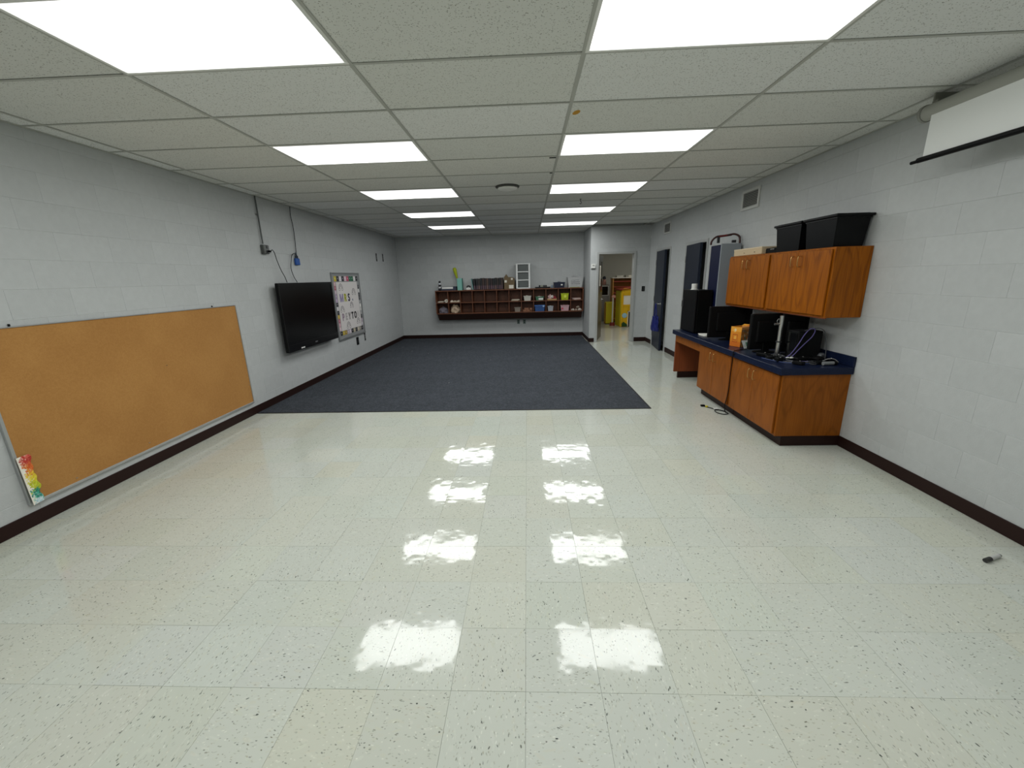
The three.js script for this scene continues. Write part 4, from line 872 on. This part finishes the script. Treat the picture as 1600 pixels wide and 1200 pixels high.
{
  const t = thing('computer_case', 'small black computer case among the cables near the counter end', 'computer', [2.735, CY, -4.08]);
  mesh('case', rbx(0.23, 0.275, 0.17, 0.01, 0, 0.1445, 0), blackMat, t); mesh('front_bezel', bx(0.012, 0.24, 0.14, -0.117, 0.14, 0), blackGloss, t);
  for (const x of [-0.09, 0.09]) mesh('foot', bx(0.02, 0.008, 0.14, x, 0.005, 0), blackPlastic, t);
  const p = thing('chrome_pole', 'upright chrome pole with clamp standing among cables on the counter', 'pole', [2.57, CY, -4.21]);
  mesh('tube', cyl(0.019, 0.019, 0.40, 0, 0.215, 0, 24), chrome, p); mesh('lower_tube', cyl(0.0225, 0.0225, 0.13, 0, 0.08, 0, 24), chrome, p); mesh('collar', cyl(0.027, 0.027, 0.012, 0, 0.15, 0), darkGrey, p);
  mesh('base_plate', bx(0.11, 0.012, 0.11, 0, 0.0065, 0, 0.003), steel, p);
  mesh('clamp_knob', merge(metric(new THREE.CylinderGeometry(0.011, 0.011, 0.05, 12).rotateZ(Math.PI / 2).translate(-0.04, 0.33, 0)), tube([[-0.03, 0.33, 0], [-0.045, 0.36, 0.002], [-0.03, 0.385, 0], [-0.02, 0.37, 0]], 0.003, 20, 6)), steel, p);
}
{
  // orange printed snack box
  const front = canvasTex(512, 512, (g, w, h) => {
    g.fillStyle = '#e08a1e'; g.fillRect(0, 0, w, h);
    const gr = [['#f0a638', 0, 0, w, 120], ['#d9731a', 0, 380, w, 140]]; for (const [c, x, y, a, b] of gr) { g.fillStyle = c; g.fillRect(x, y, a, b); }
    g.strokeStyle = '#b03a14'; g.lineWidth = 16; g.strokeRect(120, 200, 230, 190); g.fillStyle = '#f3c26a'; g.beginPath(); g.ellipse(200, 90, 70, 50, 0, 0, 7); g.fill();
    g.fillStyle = '#e9d9b8'; g.beginPath(); g.ellipse(230, 80, 34, 30, 0, 0, 7); g.fill(); g.fillStyle = '#c24a1a'; g.fillRect(150, 330, 160, 22); g.fillStyle = '#f0b24e'; g.beginPath(); g.arc(240, 280, 46, 0, 7); g.fill();
  });
  const side = canvasTex(512, 512, (g, w, h) => {
    g.fillStyle = '#b8742e'; g.fillRect(0, 0, w, h); const cl = ['#d98a3a', '#6b5a3e', '#d8b98a', '#4f6d4a', '#c25a2a', '#8d8573', '#dfd6c2'];
    for (let i = 0; i < 60; i++) { g.globalAlpha = rr(0.4, 0.9); g.fillStyle = cl[Math.floor(rnd() * cl.length)]; g.beginPath(); g.ellipse(rnd() * w, rnd() * h, rr(15, 70), rr(10, 40), rnd() * 3, 0, 7); g.fill(); }
    g.globalAlpha = 1; g.fillStyle = '#e3a05a'; g.fillRect(0, 0, w, 60);
  });
  const t = thing('snack_box', 'orange printed cardboard box standing open on the blue counter', 'box', [2.52, CY, -4.86], 0.42);
  const face = (w, h, d, x, y, z, m, turn) => { const g = bx(w, h, d, 0, 0, 0, 0.0005), p = g.attributes.position, uv = g.attributes.uv; for (let i = 0; i < p.count; i++) uv.setXY(i, p.getX(i) / w + 0.5, p.getY(i) / h + 0.5); return mesh('panel', g.rotateY(turn).translate(x, y, z), m, t); };
  const fm = M({ map: front, roughness: 0.5 }), sm = M({ map: side, roughness: 0.5 });
  const W = 0.17, D = 0.14, Hh = 0.23;
  face(D, Hh, 0.003, -W / 2, Hh / 2 + 0.001, 0, fm, -Math.PI / 2); face(W, Hh, 0.003, 0, Hh / 2 + 0.001, D / 2, sm, 0); face(D, Hh, 0.003, W / 2, Hh / 2 + 0.001, 0, sm, Math.PI / 2); face(W, Hh, 0.003, 0, Hh / 2 + 0.001, -D / 2, fm, Math.PI);
  mesh('bottom', bx(W, 0.003, D, 0, 0.003, 0, 0.0005), sm, t);
  const fl = mesh('flap', bx(0.05, 0.003, D, 0.02, 0, 0, 0.0005), fm, t); fl.position.set(W / 2, Hh, 0); fl.rotation.z = 0.35;
  const c = thing('printed_card', 'white and green printed card leaning beside the orange box', 'card', [2.535, CY + 0.004, -4.69], 0.3);
  const m = mesh('card', bx(0.13, 0.1, 0.003, 0, 0.045, 0, 0.0005), plain(0xcfd4d0, 0.5), c); m.rotation.x = -0.5;
  const gm = mesh('print', bx(0.07, 0.05, 0.002, 0.01, 0.045, 0.002, 0.0005), plain(0x5d8a74, 0.5), c); gm.rotation.x = -0.5;
}
{
  // tangle of adapters and cables on the near end of the counter
  const cable = (name, label, pts, r, mat) => tag(mesh(name, tube(pts.map(([x, y, z]) => [x, CY + y, z]), r, 90, 7), mat), label, 'cable');
  const purple = plain(0x5a4f8e, 0.5), greyC = plain(0x6e7078, 0.5), blueC = plain(0x3a4a78, 0.5);
  cable('network_cable', 'purple network cable looping up in front of the chrome pole', [[2.53, 0.012, -4.02], [2.565, 0.06, -3.99], [2.62, 0.16, -3.98], [2.67, 0.26, -3.98], [2.71, 0.31, -3.97], [2.745, 0.30, -3.965], [2.735, 0.24, -3.97], [2.68, 0.17, -3.975], [2.61, 0.08, -3.98], [2.56, 0.012, -3.97], [2.62, 0.008, -3.9], [2.73, 0.008, -3.88]], 0.0042, purple);
  cable('grey_cable', 'thin grey cable arching from the computer case to the wall', [[2.66, 0.29, -3.98], [2.72, 0.305, -3.97], [2.80, 0.31, -3.975], [2.845, 0.28, -3.98], [2.865, 0.2, -3.97], [2.868, 0.1, -3.95], [2.86, 0.012, -3.93]], 0.0036, plain(0x4b4d52, 0.5));
  cable('coiled_cable', 'grey blue cable coiled flat on the counter edge', [[2.42, 0.006, -4.02], [2.47, 0.006, -3.92], [2.56, 0.006, -3.85], [2.66, 0.006, -3.86], [2.68, 0.008, -3.92], [2.58, 0.014, -3.97], [2.5, 0.016, -3.95], [2.53, 0.016, -3.88], [2.63, 0.016, -3.83]], 0.004, greyC);
  cable('blue_cable', 'dark blue cable lying along the counter edge', [[2.36, 0.006, -4.1], [2.39, 0.006, -3.98], [2.45, 0.006, -3.86], [2.56, 0.006, -3.8], [2.65, 0.006, -3.8]], 0.004, blueC);
  cable('black_cable', 'black cable tangled among the adapters on the counter', [[2.44, 0.02, -4.12], [2.5, 0.03, -4.0], [2.45, 0.035, -3.95], [2.55, 0.03, -3.92], [2.66, 0.035, -3.95], [2.75, 0.03, -3.88], [2.7, 0.012, -3.8], [2.82, 0.006, -3.82]], 0.005, blackPlastic);
  cable('white_cable', 'pale curved cable at the right end of the tangle', [[2.77, 0.03, -3.82], [2.80, 0.05, -3.80], [2.845, 0.045, -3.79], [2.875, 0.02, -3.78]], 0.0035, plain(0x9a9a98, 0.5));
  const brick = (label, x, z, w, h, d, turn, mat, cat = 'adapter') => { const t = thing('power_adapter', label, cat, [x, CY, z], turn); mesh('case', rbx(w, h, d, Math.min(0.008, h * 0.3), 0, h / 2 + 0.001, 0), mat, t); mesh('led', bx(0.008, 0.003, 0.008, w * 0.3, h + 0.001, 0), white, t); mesh('lead', tube([[w / 2, h / 2, 0], [w / 2 + 0.03, h / 2, 0.01], [w / 2 + 0.05, 0.006, 0.02]], 0.004, 16, 6), blackPlastic, t); };
  brick('black power adapter at the left of the cable tangle', 2.44, -4.22, 0.07, 0.035, 0.12, 0.4, blackPlastic);
  brick('black power adapter in front of the chrome pole', 2.50, -4.1, 0.06, 0.04, 0.1, -0.5, darkGrey);
  brick('flat black box under the coiled cables', 2.63, -3.95, 0.13, 0.04, 0.09, 0.2, blackPlastic, 'box');
  brick('black power adapter beside the pale microphone', 2.72, -3.80, 0.09, 0.032, 0.055, -0.2, blackPlastic);
  brick('black rounded device at the right end of the counter', 2.835, -3.84, 0.07, 0.045, 0.06, 0.3, blackGloss, 'device');
  brick('black mouse shaped device at the front edge of the tangle', 2.53, -3.80, 0.06, 0.03, 0.09, 0.5, blackMat, 'device');
  brick('black square adapter left of the white plug', 2.43, -3.94, 0.055, 0.04, 0.055, 0.2, blackPlastic);
  brick('flat grey network box behind the purple cable', 2.535, -4.085, 0.06, 0.03, 0.06, 0.1, plain(0x4a4c4e, 0.5), 'box');
  const mic = thing('microphone', 'short grey cylindrical microphone lying on the counter edge', 'microphone', [2.76, CY + 0.0185, -3.745], 0.1);
  mesh('barrel', metric(new THREE.CylinderGeometry(0.017, 0.017, 0.1, 18).rotateZ(Math.PI / 2)), plain(0x7d7f80, 0.4), mic); mesh('cap', metric(new THREE.CylinderGeometry(0.018, 0.018, 0.03, 18).rotateZ(Math.PI / 2).translate(0.064, 0, 0)), blackPlastic, mic);
  const pl = thing('white_plug', 'small white double plug shining among the cables', 'plug', [2.52, CY, -3.95]);
  mesh('head', rbx(0.03, 0.022, 0.022, 0.007, 0, 0.03, 0), white, pl); mesh('head', rbx(0.026, 0.022, 0.022, 0.007, 0.036, 0.031, 0), white, pl); mesh('base', bx(0.06, 0.02, 0.02, 0.018, 0.011, 0), blackPlastic, pl);
  const hub = thing('speaker_puck', 'dark grey domed speaker at the back of the cable tangle', 'speaker', [2.862, CY, -3.995]);
  mesh('dome', lathe([[0, 0.07], [0.02, 0.068], [0.034, 0.05], [0.04, 0.02], [0.04, 0.001], [0, 0.001]]), plain(0x55575a, 0.4), hub); mesh('ring', metric(new THREE.TorusGeometry(0.039, 0.004, 8, 24).rotateX(Math.PI / 2).translate(0, 0.02, 0)), blackPlastic, hub);
  const coil = (label, x, z, r, n, mat, cr = 0.005) => { const t = thing('cable_coil', label, 'cable', [x, CY, z]); for (let i = 0; i < n; i++) { const m = mesh('turn', metric(new THREE.TorusGeometry(r * rr(0.85, 1.1), cr, 7, 28).rotateX(Math.PI / 2).scale(1, 1, rr(0.65, 0.9))), mat, t); m.position.set(rr(-0.008, 0.008), cr + i * cr * 1.5, rr(-0.008, 0.008)); m.rotation.set(0, rnd() * 3, 0); } mesh('tie', bx(0.012, cr * 2 * n, 0.018, r, cr * n, 0), darkGrey, t); };
  coil('black cable coil at the left front of the tangle on the counter', 2.43, -4.06, 0.05, 5, blackPlastic);
  coil('black cable coil in front of the black computer case', 2.785, -3.925, 0.045, 6, blackPlastic);
  coil('dark grey cable coil on the right part of the tangle', 2.66, -3.80, 0.04, 4, darkGrey, 0.004);
  // cable hanging from the counter down to the floor
  const hang = thing('hanging_cable', 'thin black cable hanging down the front of the base cabinets', 'cable');
  mesh('cable', tube([[2.50, CY + 0.006, -4.63], [2.40, CY + 0.006, -4.58], [2.30, CY + 0.007, -4.52], [2.281, CY + 0.007, -4.505], [2.273, CY - 0.01, -4.50], [2.273, 0.66, -4.50], [2.28, 0.5, -4.52], [2.285, 0.35, -4.53], [2.292, 0.2, -4.57], [2.295, 0.1, -4.60], [2.32, 0.02, -4.62], [2.34, 0.006, -4.63]], 0.0048, 90, 8), blackPlastic, hang);
  mesh('adhesive_clip', bx(0.01, 0.012, 0.016, 2.28, 0.735, -4.50), blackPlastic, hang);
  const f = thing('floor_cable', 'black cable loop with yellow connector lying on the floor by the cabinets', 'cable', [0, 0.001, 0]);
  mesh('cable', tube([[2.19, 0.008, -4.87], [2.225, 0.006, -4.84], [2.25, 0.006, -4.80], [2.29, 0.006, -4.76], [2.345, 0.006, -4.67], [2.345, 0.006, -4.60], [2.29, 0.006, -4.58], [2.235, 0.007, -4.64], [2.245, 0.01, -4.72], [2.30, 0.012, -4.72], [2.355, 0.006, -4.68]], 0.005, 80, 7), blackPlastic, f);
  mesh('plug', rbx(0.05, 0.022, 0.03, 0.006, 2.175, 0.012, -4.90), blackPlastic, f).rotation.y = 0;
  mesh('yellow_sleeve', rbx(0.03, 0.02, 0.024, 0.005, 2.207, 0.011, -4.862), plain(0xd0c02a, 0.5), f);
  mesh('white_tag', bx(0.05, 0.003, 0.035, 2.275, 0.014, -4.77), white, f);
}
{
  // blue bag on the handle of the far door
  const t = thing('plastic_bag', 'dark blue bag hanging from the handle of the far blue door', 'bag', [2.765, 0.0, -8.93], 0.1);
  mesh('sack', lump(0.055, 0.26, 0.17, 21, 0.22, 4).translate(0, 0.42, 0), plain(0x101c66, 0.4), t);
  mesh('strap', tube([[0.0, 0.72, -0.06], [0.0, 0.9, -0.03], [-0.005, 1.0, 0.0], [0.0, 0.9, 0.03], [0, 0.72, 0.06]], 0.012, 30, 8), plain(0x131f6e, 0.4), t);
}
// vents high on the right wall
function vent(label, z0, z1, y0, y1) {
  const t = thing('air_vent', label, 'air vent'), x = XR, b = 0.035;
  mesh('backing', lim(x - 0.004, x - 0.001, y0 + 0.01, y1 - 0.01, z0 + 0.01, z1 - 0.01, 0.0005), plain(0x3b3c3a, 0.8), t);
  mesh('frame', merge(lim(x - 0.016, x - 0.001, y1 - b, y1, z0, z1), lim(x - 0.016, x - 0.001, y0, y0 + b, z0, z1), lim(x - 0.016, x - 0.001, y0 + b, y1 - b, z0, z0 + b), lim(x - 0.016, x - 0.001, y0 + b, y1 - b, z1 - b, z1)), plain(0xc9cac6, 0.45), t);
  const n = 9;
  for (let i = 0; i < n; i++) { const s = mesh('slat', bx(0.012, 0.0025, z1 - z0 - 2 * b, 0, 0, 0, 0.0005), plain(0x9b9c97, 0.5), t); s.position.set(x - 0.01, y0 + b + (i + 0.5) * (y1 - y0 - 2 * b) / n, (z0 + z1) / 2); s.rotation.z = -0.7; }
}
vent('nearer white framed air vent high on the right wall', -6.015, -5.585, 2.405, 2.655);
vent('farther white framed air vent high on the right wall', -9.21, -8.80, 2.415, 2.645);

// ------------------------------------------------------------------ pull-down screen at the upper right
{
  const t = thing('projection_screen', 'white pull down projection screen with black bottom bar at upper right', 'projection screen', [2.68, 0, -2.2]);
  const z0 = -0.92, z1 = 0.92, grey = plain(0xa3a49c, 0.45);
  const s = new THREE.Shape(); s.absellipse(0, 0, 0.046, 0.048, 0, Math.PI * 2);
  mesh('case', metric(new THREE.ExtrudeGeometry(s, { depth: 1.96, bevelEnabled: false, curveSegments: 20 }).translate(0.03, 2.618, -0.99)), grey, t);
  for (const z of [-1.0, 0.98]) mesh('end_cap', metric(new THREE.CylinderGeometry(0.053, 0.053, 0.02, 20).rotateX(Math.PI / 2).translate(0.03, 2.618, z)), plain(0x8e8f88, 0.5), t);
  mesh('fabric', lim(-0.003, 0.0, 2.335, 2.61, z0, z1, 0.0005), plain(0xf0f2f0, 0.8), t);
  mesh('bottom_bar', merge(metric(new THREE.CylinderGeometry(0.017, 0.017, 1.9, 16).rotateX(Math.PI / 2).translate(-0.002, 2.322, 0)), metric(new THREE.CylinderGeometry(0.011, 0.011, 2.0, 12).rotateX(Math.PI / 2).translate(-0.002, 2.318, 0))), blackPlastic, t);
  for (const z of [-0.93, 0.93]) mesh('wall_bracket', merge(lim(0.0, XR - 2.68 - 0.001, 2.672, 2.718, z - 0.006, z + 0.006), lim(XR - 2.68 - 0.006, XR - 2.68 - 0.001, 2.56, 2.715, z - 0.02, z + 0.02), lim(0.01, 0.05, 2.655, 2.675, z - 0.02, z + 0.02)), plain(0x77786f, 0.5), t);
}
{
  const t = thing('marker', 'small grey marker with dark cap lying on the floor near the right wall', 'marker', [2.617, 0.0125, -2.061], 0.34);
  mesh('barrel', metric(new THREE.CylinderGeometry(0.0115, 0.0115, 0.075, 16).rotateZ(Math.PI / 2).translate(0.022, 0, 0)), plain(0xbfc0bd, 0.4), t);
  mesh('cap', metric(new THREE.CylinderGeometry(0.0122, 0.0122, 0.045, 16).rotateZ(Math.PI / 2).translate(-0.04, 0, 0)), plain(0x2d2e2c, 0.5), t);
  mesh('end_plug', metric(new THREE.CylinderGeometry(0.0105, 0.009, 0.012, 16).rotateZ(Math.PI / 2).translate(0.065, 0, 0)), plain(0x777873, 0.5), t);
}
renderer.render(scene, camera);
